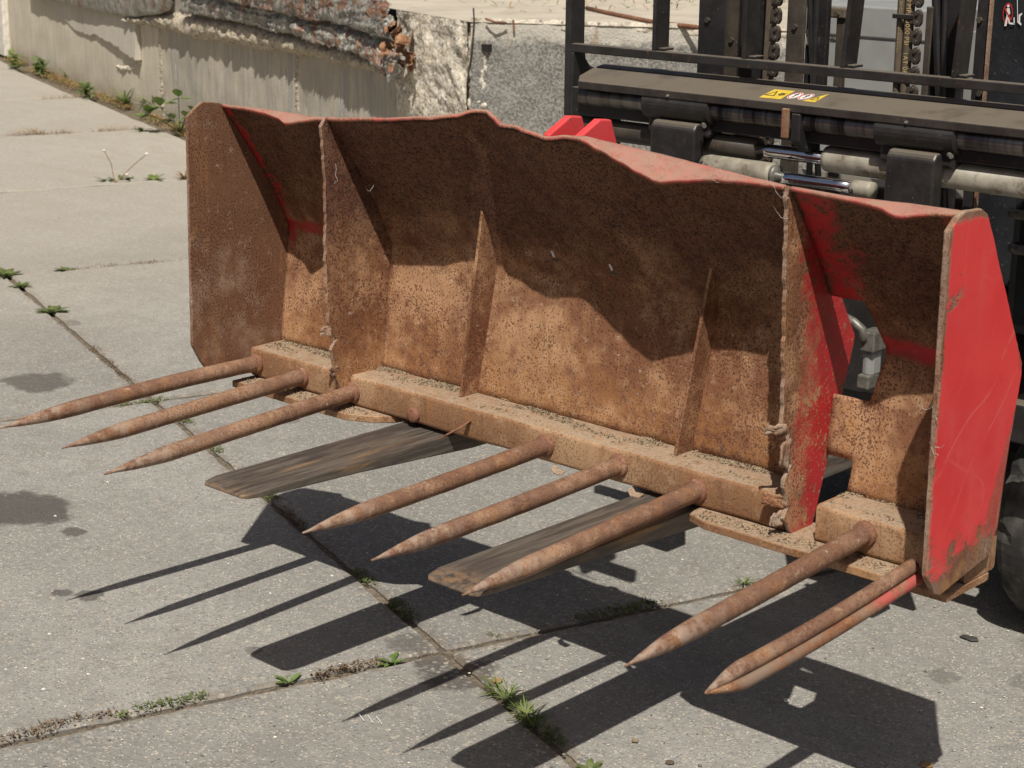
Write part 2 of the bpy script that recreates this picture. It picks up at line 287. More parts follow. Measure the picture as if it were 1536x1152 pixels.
M['plaster'] = plaster('smooth_plaster', (.58, .52, .41), (.49, .435, .34), .3)
M['plaster2'] = plaster('streaked_render', (.47, .42, .335), (.38, .34, .275), .9)
M['plaster_up'] = plaster('loose_plaster', (.52, .475, .39), (.45, .41, .34), .35)
def rubble(name, a=(.50, .44, .34), dk=(.27, .225, .165)):
    b = NB(name); vd = b.voro(60, feature='SMOOTH_F1'); n = b.noise(34, 5, .75); c = b.mix(b.ramp(n, .34, .62), dk, a)
    c = b.mix(b.ramp(b.noise(9, 4, .6), .5, .72, 0, .6), c, (.44, .35, .23)); c = b.mix(b.ramp(b.noise(20, 5, .8), .6, .66, 0, .6), c, (.17, .145, .11)); vc = b.xyz(b.voro(48, out='Color'))[0]
    c = b.mix(b.mul(b.ramp(vc, .84, .88), b.ramp(b.voro(48), .5, .35)), c, (.22, .22, .21)); b.bump(b.add(n, b.mul(vd, .8)), .6, .012); return b.set(c, .95, 0, .15)
M['rubble'] = rubble('broken_concrete'); M['rubble_w'] = rubble('pale_crumbled_concrete', (.70, .64, .53), (.43, .375, .295))
def darkpanel():
    b = NB('grey_pebbled_concrete'); c = b.mix(b.ramp(b.noise(70, 4, .75), .38, .62), (.13, .125, .112), (.34, .325, .285)); c = b.mix(b.ramp(b.noise(2.4, 4), .4, .7, 0, .35), c, (.3, .29, .26))
    c = b.mix(b.ramp(b.noise(130, 3, .7), .64, .7, 0, .6), c, (.55, .53, .47)); z = b.xyz()[2]
    top = b.ramp(b.add(z, b.mul(b.add(b.noise(13, 5, .7), -.5), .22)), 1.07, 1.14); c = b.mix(b.mul(top, .9), c, (.56, .52, .44))
    rs = b.mul(b.ramp(b.noise(14, 3, .5, sc3=(1, 1, .15)), .62, .68), b.ramp(z, 1.0, 1.12)); c = b.mix(b.mul(rs, .5), c, (.28, .15, .08))
    b.bump(b.noise(70, 4, .75), .7, .012); return b.set(c, .95, 0, .15)
M['darkpanel'] = darkpanel()
def platform_mat():
    b = NB('platform_concrete'); c = b.mix(b.ramp(b.noise(3, 5), .3, .7), (.50, .44, .35), (.40, .35, .28)); c = b.mix(b.ramp(b.noise(60, 4, .7), .55, .7, 0, .4), c, (.25, .21, .16)); b.bump(b.noise(40, 4), .4, .01); return b.set(c, .95, 0, .15)
M['platform'] = platform_mat()
def galv(name, rustk=.5):
    b = NB(name); c = b.mix(b.ramp(b.noise(9, 5, .7), .3, .65), (.13, .12, .10), (.34, .33, .295)); c = b.mix(b.ramp(b.noise(26, 3, .6, sc3=(2, 2, .4)), .55, .66, 0, .5), c, (.62, .61, .57))
    c = b.mix(b.ramp(b.noise(15, 4, .6), .5, .64, 0, .6), c, (.22, .19, .12)); rk = b.ramp(b.noise(7, 7, .8), .62 - rustk * .2, .66 - rustk * .2, 0, .85); c = b.mix(rk, c, b.mix(b.ramp(b.noise(30, 4), .35, .65), (.16, .075, .045), (.30, .14, .075)))
    b.bump(b.noise(45, 4), .6, .01); return b.set(c, .55, .25, .5)
M['galv'] = galv('old_galvanised_sheet', .30); M['galv_r'] = galv('rusting_galvanised_sheet', .52)
def leafm(name, a, c2):
    b = NB(name); c = b.mix(b.ramp(b.noise(40, 2), .3, .7), a, c2); b.set(c, .55, 0, .3)
    b.put(b.b.inputs['Subsurface Weight'], .0)
    t = b.n('ShaderNodeBsdfTranslucent'); b.put(t.inputs[0], c); mxs = b.n('ShaderNodeMixShader'); mxs.inputs[0].default_value = .3; b.l(b.b.outputs[0], mxs.inputs[1]); b.l(t.outputs[0], mxs.inputs[2]); b.l(mxs.outputs[0], b.out.inputs[0]); return b.m
M['leaf'] = leafm('bright_leaf', (.12, .19, .05), (.22, .29, .10)); M['leaf_d'] = leafm('dull_leaf', (.09, .12, .035), (.19, .22, .08)); M['drymoss'] = leafm('dry_moss', (.12, .085, .05), (.26, .18, .11)); M['grass'] = leafm('grass_blade', (.10, .16, .03), (.24, .27, .09)); M['dry'] = leafm('dry_grass', (.27, .15, .06), (.46, .32, .16))
M['straw'] = simple('straw', (.33, .25, .16), .9, 0, .4, 300)
M['crumb_dark'] = simple('dark_crumbs', (.11, .075, .045), .9, 0, .4, 300)
M['white_pillar'] = simple('whitewashed_pillar', (.62, .58, .5), .9, 0, .15, 20)
M['log'] = simple('weathered_timber', (.22, .17, .1), .9, 0, .35, 25)
M['wisp'] = simple('cobweb_fibre', (.45, .42, .38), .9)

# ------------------------------------------------------------------ mesh helpers
def tag(o, label=None, cat=None, group=None, kind=None):
    for k, v in (('label', label), ('category', cat), ('group', group), ('kind', kind)):
        if v: o[k] = v
    return o
def mesh(name, vs, fs, mats, parent=None, smooth=False, idx=None, bevel=0, seg=2):
    off = Vector(parent.matrix_world.translation) if parent else Vector((0, 0, 0))
    me = bpy.data.meshes.new(name); me.from_pydata([tuple(Vector(v) - off) for v in vs], [], fs)
    for m in (mats if isinstance(mats, (list, tuple)) else [mats]): me.materials.append(m)
    if idx is not None: me.polygons.foreach_set('material_index', idx)
    if smooth: me.polygons.foreach_set('use_smooth', [True] * len(me.polygons))
    me.validate(); me.update()
    o = bpy.data.objects.new(name, me); C.objects.link(o)
    if parent: o.parent = parent
    if bevel:
        b = o.modifiers.new('bevel', 'BEVEL'); b.width = bevel; b.segments = seg; b.limit_method = 'ANGLE'; b.angle_limit = math.radians(35); b.harden_normals = False
    return o
def empty(name, loc, label, cat, group=None):
    o = bpy.data.objects.new(name, None); C.objects.link(o); o.location = loc; o.empty_display_size = .1
    o.matrix_world = Matrix.Translation(loc); return tag(o, label, cat, group)
class G:
    "collects simple solids into one vertex/face list"
    def __init__(s): s.v = []; s.f = []
    def add(s, v, f):
        n = len(s.v); s.v += [Vector(q) for q in v]; s.f += [tuple(i + n for i in q) for q in f]; return s
    def box(s, a, b):
        (x0, y0, z0), (x1, y1, z1) = a, b
        return s.add([(x0, y0, z0), (x1, y0, z0), (x1, y1, z0), (x0, y1, z0), (x0, y0, z1), (x1, y0, z1), (x1, y1, z1), (x0, y1, z1)],
                     [(0, 3, 2, 1), (4, 5, 6, 7), (0, 1, 5, 4), (1, 2, 6, 5), (2, 3, 7, 6), (3, 0, 4, 7)])
    def prism(s, pts, axis, a, b):
        "polygon pts in the two other axes extruded along axis from a to b"
        def P(p, t): q = list(p); q.insert(axis, t); return q
        n = len(pts); area = sum(pts[i][0] * pts[(i + 1) % n][1] - pts[(i + 1) % n][0] * pts[i][1] for i in range(n))
        ccw = (area > 0) == (axis != 1)
        v = [P(p, a) for p in pts] + [P(p, b) for p in pts]
        lo = tuple(range(n)); hi = tuple(range(n, 2 * n))
        f = [lo[::-1] if ccw else lo, hi if ccw else hi[::-1]]
        for i in range(n):
            j = (i + 1) % n; q = (i, j, j + n, i + n); f.append(q if ccw else q[::-1])
        return s.add(v, f)
    def tube(s, pts, rad, n=12, caps=True):
        pts = [Vector(p) for p in pts]; rad = rad if isinstance(rad, (list, tuple)) else [rad] * len(pts); rings = []
        up = Vector((0, 0, 1)); v = []; f = []
        for i, p in enumerate(pts):
            t = (pts[min(i + 1, len(pts) - 1)] - pts[max(i - 1, 0)]).normalized()
            a = t.cross(up if abs(t.z) < .95 else Vector((1, 0, 0))).normalized(); b = a.cross(t)
            for k in range(n):
                an = 2 * math.pi * k / n; v.append(p + (a * math.cos(an) + b * math.sin(an)) * rad[i])
        for i in range(len(pts) - 1):
            for k in range(n): f.append((i * n + k, i * n + (k + 1) % n, (i + 1) * n + (k + 1) % n, (i + 1) * n + k))
        if caps: f.append(tuple(range(n))[::-1]); f.append(tuple((len(pts) - 1) * n + k for k in range(n)))
        return s.add(v, f)
    def mk(s, name, mat, parent=None, **k): return mesh(name, s.v, s.f, mat, parent, **k)
def grid_mesh(name, fn, us, vs_, mats, parent=None, thick=0, matoff=0, skip=None, smooth=True, rim=0):
    V = [fn(u, v) for u in us for v in vs_]; n = len(vs_); F = []
    for i in range(len(us) - 1):
        for j in range(n - 1):
            if skip and skip((us[i] + us[i + 1]) / 2, (vs_[j] + vs_[j + 1]) / 2): continue
            F.append((i * n + j, (i + 1) * n + j, (i + 1) * n + j + 1, i * n + j + 1))
    o = mesh(name, V, F, mats, parent, smooth=smooth)
    if thick:
        m = o.modifiers.new('thickness', 'SOLIDIFY'); m.thickness = abs(thick); m.offset = -1 if thick > 0 else 1; m.material_offset = matoff; m.material_offset_rim = rim; m.use_even_offset = False
    return o
def lin(a, b, n): return [a + (b - a) * i / (n - 1) for i in range(n)]
def interp(t, tab, k):
    for i in range(len(tab) - 1):
        if t <= tab[i + 1][0]:
            a, b = tab[i], tab[i + 1]; q = max(0, min(1, (t - a[0]) / (b[0] - a[0]))); q2 = q * q * (3 - 2 * q) * .5 + q * .5
            return a[k] + (b[k] - a[k]) * q2
    return tab[-1][k]
def nz(p, s=1., o=4): return noise.fractal(Vector(p) * s, 1.0, 2.0, o)

# ================================================================== GROUND
# slab grid: origin O, long direction U (away to the left), cross direction W (away to the right)
U = Vector((-.942, .336, 0)).normalized(); Wd = Vector((.318, .948, 0)).normalized(); O = Vector((.703, .049, 0)); SL = 2.5
UJ = [-15, -12.5, -10, -7.5, -5.0, -2.5, 0, 2.58, 5.05, 7.5, 9.87, 12.2, 14.6, 17, 19.4]
base = mesh('ground', [(-60, -30, -.035), (40, -30, -.035), (40, 60, -.035), (-60, 60, -.035)], [(0, 1, 2, 3)], M['soil']); tag(base, kind='structure')
a_w = Vector((-13.629, 7.824, 0)); d_w = Vector((.9403, -.3403, 0)).normalized(); n_w = Vector((d_w.y, -d_w.x, 0))
pave = mesh('pavement', [O + U * 30 + Wd * -8 + Vector((0, 0, -.013)), O - U * 12 + Wd * -8 + Vector((0, 0, -.013)), O - U * 12 + Wd * 1.2 + Vector((0, 0, -.013)), O + U * 30 + Wd * 1.2 + Vector((0, 0, -.013))], [(0, 1, 2, 3)], M['soil']); tag(pave, kind='structure')
def clip(poly, a, n):
    out = []
    for i in range(len(poly)):
        p, q = poly[i], poly[(i + 1) % len(poly)]; dp, dq = (p - a).dot(n), (q - a).dot(n)
        if dp >= 0: out.append(p)
        if dp * dq < 0: out.append(p + (q - p) * (dp / (dp - dq)))
    return out
def slab(i, j):
    g = .011; p = [O + U * (UJ[i + 6 + s] + (g if s == 0 else -g)) + Wd * (SL * (j + t) + (g if t == 0 else -g)) for s, t in ((0, 0), (1, 0), (1, 1), (0, 1))]
    p = p[::-1]
    lim = a_w + n_w * (.20 + .09 * rnd.random())
    poly = clip(p, lim, n_w)
    if len(poly) < 3: return
    if (poly[1] - poly[0]).cross(poly[2] - poly[1]).z < 0: poly = poly[::-1]
    pts = []
    near = (Vector((sum(q.x for q in poly) / len(poly), sum(q.y for q in poly) / len(poly), 0)) - Vector((0, 0, 0))).length < 6
    for k in range(len(poly)):
        q0, q1 = poly[k], poly[(k + 1) % len(poly)]; L = (q1 - q0).length; m = max(2, int(L / (.03 if near else .12)))
        nn = Vector(((q1 - q0).y, -(q1 - q0).x, 0)).normalized()
        for s in range(m):
            q = q0.lerp(q1, s / m); e = .006 * nz(q, 9) + .004 * nz(q, 40, 2); c = nz(q + Vector((9, 3, 1)), 3.1, 3)
            if c > .40: e -= (c - .40) * .04
            if s == 0: e -= .008
            pts.append(q + nn * e)
    n = len(pts); cen = Vector((sum(q.x for q in pts) / n, sum(q.y for q in pts) / n, 0)); tz = rnd.uniform(-.002, .002)
    V = []
    for q in pts: V.append(Vector((q.x, q.y, tz)) + (cen - q).normalized() * .009)
    for q in pts: V.append(Vector((q.x, q.y, tz - .006)))
    for q in pts: V.append(Vector((q.x, q.y, -.032)) + (cen - q).normalized() * .004)
    F = [tuple(range(n))]
    for k in range(n):
        l = (k + 1) % n; F += [(k, k + n, l + n, l), (k + n, k + 2 * n, l + 2 * n, l + n)]
    o = mesh('slab', V, F, [M['ground'] if (i + j) % 2 else M['ground2']], pave)
    return o
for i in range(-5, 8):
    for j in range(-3, 4): slab(i, j)

# ================================================================== LOADING DOCK WALL
def wp(s, z, e=0.): return a_w + d_w * s + n_w * e + Vector((0, 0, z))
def wpx(u, v, e=0.):
    P = at_plane(a_w + n_w * e, n_w, u, v); return (P - a_w).dot(d_w), P.z
ZT = 1.19; s705 = 11.27
dock = empty('loading_dock_wall', wp(6, 0), 'old concrete loading dock wall with peeling plaster behind the red bucket', 'wall')
def wall_piece(name, s0, s1, mat, z1=1.0, ns=60, rough=.006, e0=0., parent=dock, z0=-.05, sc_=6, nv=20):
    def fn(s, z): p = wp(s, z); q = rough * nz(p, sc_); return p + n_w * (e0 + q)
    return grid_mesh(name, fn, lin(s0, s1, ns), lin(z0, z1, nv), [mat], parent)
sA = wpx(243, 120)[0]; sB = wpx(446, 130)[0]; sC = wpx(600, 140)[0]
wall_piece('plaster_face', -6, sA, M['plaster'], 1.1, 80)
wall_piece('render_face', sA, sC, M['plaster2'], 1.05, 90, .008)
wall_piece('crumbled_face', sC, s705, M['rubble_w'], ZT, 110, .022, .02, sc_=8, nv=120)
# exposed pebble strips at the two construction joints
for sx in (sA, sB):
    def fn(s, z, sx=sx): p = wp(s, z); return p + n_w * (.006 + .02 * abs(nz(p, 28)) - .03 * (abs(s - sx) / .05) ** 2)
    grid_mesh('joint_strip', fn, lin(sx - .045, sx + .045, 9), lin(-.03, .97, 130), [M['rubble']], dock)
# the loose upper plaster: proud of the wall above the diagonal crack
crack = [(60, 2), (95, 25), (112, 42), (128, 50), (137, 53), (146, 51), (155, 56), (163, 61), (170, 62), (178, 68), (184, 70), (190, 78), (198, 82), (205, 85), (211, 88), (213, 92)]
cp = [wpx(*q) for q in crack]; fine = []
for k in range(len(cp) - 1):
    for t in range(5):
        q = t / 5; s = cp[k][0] * (1 - q) + cp[k + 1][0] * q; z = cp[k][1] * (1 - q) + cp[k + 1][1] * q; fine.append((s, z + .02 * nz((s, z, 2), 22, 3)))
topz = 1.09; V = []; F = []
m = len(fine)
for lay, e in ((0, .0), (1, 1.)):
    for k, (s, z) in enumerate(fine): V.append(wp(s, z, .003 + e * (.006 + .05 * k / m)))
    for k, (s, z) in enumerate(fine): V.append(wp(s, topz, .003 + e * .02))
for k in range(m - 1):
    F.append((2 * m + k, 2 * m + k + 1, 3 * m + k + 1, 3 * m + k)); F.append((k, k + 1, 2 * m + k + 1, 2 * m + k))
F.append((m - 1, 2 * m - 1, 4 * m - 1, 3 * m - 1)[::-1])
mesh('loose_plaster', V, F, M['plaster_up'], dock)
# broken lip at the crack's lower end
def blob_strip(name, pts, hw, mat, parent, e0=.02, amp=.03, n=90, nv=9, sc_=22):
    P = [wpx(*q[:2]) for q in pts]
    def fn(u, v):
        x = u * (len(P) - 1); i = min(int(x), len(P) - 2); q = x - i; s = P[i][0] * (1 - q) + P[i + 1][0] * q; z = P[i][1] * (1 - q) + P[i + 1][1] * q
        h = pts[i][2] * (1 - q) + pts[i + 1][2] * q; c = v * 2 - 1; p = wp(s, z - c * h * .5)
        e = (1 - c * c) ** .5 * e0 + amp * nz(p, sc_) * (1 - abs(c) ** 4)
        return p + n_w * e + Vector((0, 0, amp * .6 * nz(p + Vector((5, 5, 5)), 14)))
    return grid_mesh(name, fn, lin(0, 1, n), lin(0, 1, nv), [mat], parent)
blob_strip('chipped_edge', [(175, 100, .02), (185, 103, .05), (200, 101, .05), (213, 92, .02)], .05, M['rubble_w'], dock, .012, .02, 50)
# rubble band under the metal sheets
blob_strip('broken_concrete_band', [(195, 29, .05), (225, 30, .08), (262, 33, .14), (300, 42, .17), (350, 49, .15), (385, 56, .17), (420, 62, .13), (470, 72, .10), (530, 87, .10), (590, 106, .08)], .1, M['rubble'], dock, .075, .028, 260, 26, 10)
# angled end panel and platform top
cor = wp(s705, 0); ang = math.radians(30); d2 = Vector((math.cos(ang), math.sin(ang), 0)); n2 = Vector((math.sin(ang), -math.cos(ang), 0))
def fn(t, z): p = cor + d2 * t + Vector((0, 0, z)); top = max(0, (z - 1.05) / .15); chip = .006 * max(0, nz(p, 7) + .15) * top; rr = .05 * math.exp(-((t - .22) / .2) ** 2) * max(0, min(1, (z - .87) * 5)); return p + n2 * (.01 * nz(p, 14) - chip)
grid_mesh('end_panel', fn, lin(0, 9, 260), lin(-.05, ZT, 50), [M['darkpanel']], dock)
p0 = wp(-6, ZT); ptop = [cor + Vector((0, 0, ZT)) + n_w * .01, cor + d2 * 9 + Vector((0, 0, ZT)) + n2 * .0, cor + d2 * 9 - n2 * 14 + Vector((0, 0, ZT)), p0 - n_w * 14, p0 - n_w * .03]
def fnp(a, b): return (ptop[0] * (1 - a) + ptop[1] * a) * (1 - b) + (ptop[0] * (1 - a) + ptop[1] * a - n2 * 14) * b + Vector((0, 0, .006 * nz((a * 9, b * 14, 0), 3)))
tp = mesh('platform_top', ptop, [(0, 1, 2, 3, 4)], M['platform'], dock)
def fe(u, v): p = cor + d2 * (u * 9) + Vector((0, 0, ZT + .004 - v * .06)); return p + n2 * (-.002 + .014 * (.3 + nz(p, 11)) * (1 - abs(2 * v - 1)) - .012 * max(0, v)) + Vector((0, 0, .006 * nz(p, 16)))
grid_mesh('broken_edge', fe, lin(0, 1, 700), lin(-.25, 1, 9), [M['rubble_w']], dock)
def fc(u, v): p = cor + Vector((0, 0, ZT * v)) + (n_w * (1 - u) + n2 * u).normalized() * (.010 + .022 * nz((v * 9, u * 2, 1), 2.2) - .014 * abs(2 * u - 1) ** 3) + (d_w * -.09 * (1 - u) + d2 * .09 * u); return p
grid_mesh('broken_edge', fc, lin(0, 1, 12), lin(0, 1, 120), [M['rubble_w']], dock)
# crack line down the corner, rebar stubs
g = G(); pc = [at_plane(cor, n2, u, v) + n2 * .012 for u, v in ((711, 12), (712, 30), (710, 60), (706, 95), (702, 120))]; g.tube(pc, .0045, 6); g.mk('rebar', M['mast'], dock)
g = G(); g.tube([at_plane(cor + n2 * .03, n2, 728, 28), at_plane(cor + n2 * .05, n2, 742, 33), at_plane(cor + n2 * .03, n2, 760, 34)], .006, 6); g.mk('rebar', M['rust_orange'], dock)
for u in (770,): g = G(); g.tube([at_plane(cor + n2 * .012, n2, u, 30), at_plane(cor + n2 * .02, n2, u + 1, 46)], .006, 6); g.mk('rebar', M['rust_orange'], dock)
g = G(); g.box(*[tuple(at_plane(cor + n2 * .01, n2, 722, 76)), tuple(at_plane(cor + n2 * .02, n2, 722, 76) + Vector((.04, .04, .035)))]); g.mk('iron_bracket', M['mastb'], dock)
# rod lying on the platform edge
rod = G(); pr_ = [at(2, ZT + .012, u, v) for u, v in ((880, 12), (915, 20), (950, 27), (985, 34), (1020, 38), (1100, 47))]; rod.tube(pr_, .012, 8)
tag(rod.mk('steel_rod', M['rust_orange'], None, smooth=True), 'thin rusty reinforcing rod lying along the edge of the concrete platform', 'rod')
# whitewashed pillar at far left
gp = G(); P = at(2, 0, -30, 70); q0 = Vector((P.x, P.y, 0)); q1 = at(2, 0, 7, 84); dd = Vector((d_w.x, d_w.y, 0))
gp.add([q1 - d_w * .5, q1, q1 - n_w * .45, q1 - d_w * .5 - n_w * .45, q1 - d_w * .5 + Vector((0, 0, 1.4)), q1 + Vector((0, 0, 1.4)), q1 - n_w * .45 + Vector((0, 0, 1.4)), q1 - d_w * .5 - n_w * .45 + Vector((0, 0, 1.4))], [(0, 1, 5, 4), (1, 2, 6, 5), (2, 3, 7, 6), (3, 0, 4, 7), (4, 5, 6, 7)])
tag(gp.mk('pillar', M['white_pillar'], None, bevel=.02), 'whitewashed concrete pillar with rusty foot at the far left end of the wall', 'pillar')

# corrugated sheets
def sheet(name, low, up, e_lo, e_up, bulge, mat, label, thick=.002, ripple=.006, per=.035, n=420, nv=26, torn=.0, lean=0., wav=1.):
    L = [wpx(u, v, e_lo) for u, v in low]; T = [wpx(u, v, e_up) for u, v in up]
    def tab(P, t):
        x = t * (len(P) - 1); i = min(int(x), len(P) - 2); q = x - i; return P[i][0] * (1 - q) + P[i + 1][0] * q, P[i][1] * (1 - q) + P[i + 1][1] * q
    def fn(u, v):
        s0, z0 = tab(L, u); s1, z1 = tab(T, u); s = s0 * (1 - v) + s1 * v; z = z0 * (1 - v) + z1 * v
        if v < .05: z += torn * nz((s * 7, 0, 3), 4, 4)
        p = wp(s, z); e = e_lo * (1 - v) + e_up * v + bulge * math.sin(math.pi * min(1, v * 1.05)) ** .7
        e += ripple * math.sin(2 * math.pi * (s + lean * v + .04 * nz(p, 3)) / per) * (.6 + .5 * nz(p, 4)) + wav * (.006 * nz(p, 45, 3) + .03 * abs(nz((s * 1.5, z * 9, 2), 1.5)) - .012) + wav * (.018 * nz(p, 5, 4) + .007 * nz(p, 22, 3))
        return p + n_w * e + Vector((0, 0, wav * .012 * nz(p + Vector((3, 3, 3)), 5)))
    o = grid_mesh(name, fn, lin(0, 1, n), lin(0, 1, nv), [mat], None, thick=thick); tag(o, label, 'metal sheet', 'crumpled metal sheets along the dock edge'); return o
sheet('metal_sheet', [(40, -12), (75, 0), (100, 6), (130, 14), (160, 21), (182, 24), (196, 24)], [(40, -80), (75, -75), (100, -72), (130, -68), (160, -62), (182, -58), (197, -56)], .07, .03, .05, M['galv'], 'smooth grey galvanised sheet sagging over the left end of the dock wall', ripple=.0005, wav=.3)
sheet('metal_sheet', [(193, 25), (205, 25), (222, 23), (240, 21), (254, 15), (259, 3)], [(193, -58), (205, -55), (222, -55), (240, -54), (254, -54), (260, -56)], .085, .03, .05, M['galv'], 'short grey sheet with nail holes and a rusty seam, left of the gap', ripple=.0005, n=90, wav=.35)
sheet('metal_sheet', [(270, 21), (300, 21), (325, 27), (345, 30), (369, 35), (385, 40), (401, 45), (422, 50), (444, 53)], [(272, -20), (300, -8), (325, -2), (345, 2), (369, 7), (385, 11), (401, 15), (422, 20), (444, 27)], .10, .10, .015, M['galv'], 'bent grey metal sheet hanging over the crumbling concrete, right of the gap', torn=.015)
sheet('metal_sheet', [(441, 54), (455, 60), (468, 66), (489, 69), (510, 73), (524, 78), (537, 82), (549, 91), (561, 100), (575, 110), (588, 121), (598, 112)], [(441, 26), (455, 29), (468, 31), (489, 33), (510, 38), (524, 43), (537, 47), (549, 50), (561, 55), (575, 60), (588, 66), (600, 72)], .12, .10, .025, M['galv_r'], 'rusting corrugated sheet with ragged lower edge above the wall shadow', torn=.03, ripple=.01)
sheet('metal_sheet', [(272, -18), (310, -8), (331, -1), (365, 6), (401, 14), (425, 21), (449, 28), (473, 31), (497, 34), (524, 42), (550, 50), (570, 57), (588, 64)], [(280, -90), (310, -88), (331, -82), (365, -72), (401, -62), (425, -56), (449, -48), (473, -42), (497, -34), (524, -26), (550, -18), (570, -6), (582, 4)], .15, .07, .035, M['galv_r'], 'upper curled corrugated metal sheet along the platform edge, rusting at its end', lean=.5, ripple=.009)
# crumpled rusty end flakes
cr = empty('crumpled_sheet_end', wp(wpx(605, 80)[0], 0, .1), 'crumpled orange rusty end of the metal sheets above a hanging scrap', 'scrap metal')
rf = random.Random(5)
for k, (u, v, sz) in enumerate([(583, 22, .06), (588, 34, .07), (594, 40, .07), (598, 47, .06), (606, 52, .07), (612, 60, .07), (608, 68, .08), (600, 64, .07), (594, 62, .08), (604, 78, .07), (610, 84, .07), (612, 96, .06), (604, 90, .08), (598, 86, .07), (590, 74, .09), (600, 100, .07)]):
    s, z = wpx(u, v, .1); cpt = wp(s, z, .1 + rf.uniform(-.03, .05)); ax = Vector((rf.uniform(-1, 1), rf.uniform(-1, 1), rf.uniform(-1, 1))).normalized(); b2 = ax.orthogonal().normalized(); c2_ = ax.cross(b2)
    fnk = lambda a, b, c_=cpt, s_=sz: c_ + (b2 * a + c2_ * b) * s_ * (1 + .35 * nz((a * 2 + k, b * 2, k), 1)) + ax * s_ * (.5 * a * a - .4 * b * b + .35 * nz((a + k, b, 1), 2.5, 4))
    grid_mesh('flake', fnk, lin(-.6, .6, 13), lin(-.42, .42, 12), [(M['rust_orange'], M['galv_r'], M['rust'])[k % 3]], cr, thick=.003)
hp = [wpx(590, 112, .12), (wpx(602, 92, .12)), (wpx(608, 104, .12)), (wpx(590, 124, .12)), (wpx(583, 112, .12))]
gs = G(); gs.add([wp(s, z, .13 + .02 * (i % 2)) for i, (s, z) in enumerate(hp)] + [wp(s, z, .134 + .02 * (i % 2)) for i, (s, z) in enumerate(hp)], [(4, 3, 2, 1, 0), (5, 6, 7, 8, 9), (0, 1, 6, 5), (1, 2, 7, 6), (2, 3, 8, 7), (3, 4, 9, 8), (4, 0, 5, 9)]); gs.mk('hanging_scrap', M['galv_r'], cr)

# things up on the platform, seen between the mast parts
lg = empty('stone_wall', at(2, ZT, 1320, -4), 'low mossy stone wall on the platform seen above the grey panel', 'wall')
bp0 = at(2, ZT, 1180, 4); 
for rrow in range(3):
    for k in range(14):
        x0 = -1.9 - 3.2 + k * .36 + (.18 if rrow % 2 else 0); g = G(); yb = 7.9
        g.box((x0, yb + rf.uniform(-.02, .02), ZT + rrow * .15), (x0 + .34, yb + .2, ZT + rrow * .15 + .138)); g.mk('stone', M['log'], lg, bevel=.015)

# ================================================================== BUCKET
bk = empty('bucket', (1.1, 0, .61), 'large rusty manure bucket with red end plate and round steel tines, carried on the forks', 'bucket')
TH = .009
EDGE = [  # x, ridge y, ridge z, lip y, lip z
    (0, -.062, 1.362, -.070, 1.362), (.10, -.062, 1.364, -.072, 1.362), (.18, -.06, 1.364, -.078, 1.359), (.24, -.058, 1.364, -.085, 1.353), (.285, -.054, 1.363, -.098, 1.344), (.33, -.058, 1.362, -.082, 1.354), (.37, -.058, 1.364, -.07, 1.361),
    (.42, -.058, 1.368, -.068, 1.366), (.57, -.060, 1.382, -.066, 1.381), (.75, -.052, 1.400, -.058, 1.402), (.84, -.040, 1.413, -.046, 1.416), (.885, -.032, 1.427, -.038, 1.430), (.92, -.028, 1.430, -.034, 1.432), (.955, -.038, 1.418, -.045, 1.421), (.985, -.046, 1.405, -.055, 1.408), (1.03, -.052, 1.407, -.06, 1.410),
    (1.08, -.058, 1.400, -.066, 1.403), (1.135, -.062, 1.393, -.070, 1.395), (1.19, -.058, 1.402, -.068, 1.404), (1.23, -.050, 1.404, -.068, 1.401), (1.29, -.042, 1.397, -.078, 1.386), (1.36, -.036, 1.391, -.090, 1.369), (1.42, -.034, 1.386, -.100, 1.353), (1.475, -.034, 1.381, -.106, 1.341),
    (1.53, -.036, 1.376, -.095, 1.349), (1.60, -.042, 1.371, -.082, 1.358), (1.69, -.055, 1.366, -.074, 1.362), (1.78, -.06, 1.361, -.070, 1.361), (1.92, -.060, 1.358, -.073, 1.356), (1.99, -.054, 1.359, -.082, 1.352), (2.04, -.048, 1.360, -.100, 1.343), (2.10, -.052, 1.361, -.080, 1.354), (2.19, -.058, 1.363, -.068, 1.362)]
YB0, ZB0, YB1, ZB1 = .118, .690, .156, 1.02
def back_pt(x, t):
    ry, rz, ly, lz = (interp(x, EDGE, k) for k in (1, 2, 3, 4))
    if t < 1: y = YB0 + (YB1 - YB0) * t; z = ZB0 + (ZB1 - ZB0) * t
    elif t < 2: q = t - 1; y = YB1 + (ry - YB1) * q + .014 * math.sin(math.pi * q); z = ZB1 + (rz - ZB1) * q
    else:
        q = t - 2; y = ry + (ly - ry) * q; z = rz + (lz - rz) * (q ** 1.25)
    p = Vector((x, y, z)); k = min(1, abs(t - 2) + .3)
    dent = .0045 * noise.noise(Vector((x * 2.1, z * 2, 1.3))) + .0009 * noise.noise(Vector((x * 9, z * 8, 4)))
    return p + Vector((0, dent * k, dent * .3 + (.0015 * noise.noise(Vector((x * 40, 0, 0))) if t > 2.5 else 0)))
TS = lin(0, .96, 14) + [1.0] + lin(1.04, 1.97, 18) + [2.0, 2.12, 2.3, 2.5, 2.7, 2.87, 2.96, 3.0]
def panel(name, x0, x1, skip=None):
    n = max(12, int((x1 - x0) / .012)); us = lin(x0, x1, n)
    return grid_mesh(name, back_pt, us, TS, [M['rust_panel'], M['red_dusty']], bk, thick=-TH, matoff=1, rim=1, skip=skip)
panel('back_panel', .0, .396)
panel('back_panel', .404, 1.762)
def xl(z): return 1.862 + .030 * max(0, 1 - abs(z - 1.0) / .125) if z > .80 else 1.85 + (.80 - z) * -.1
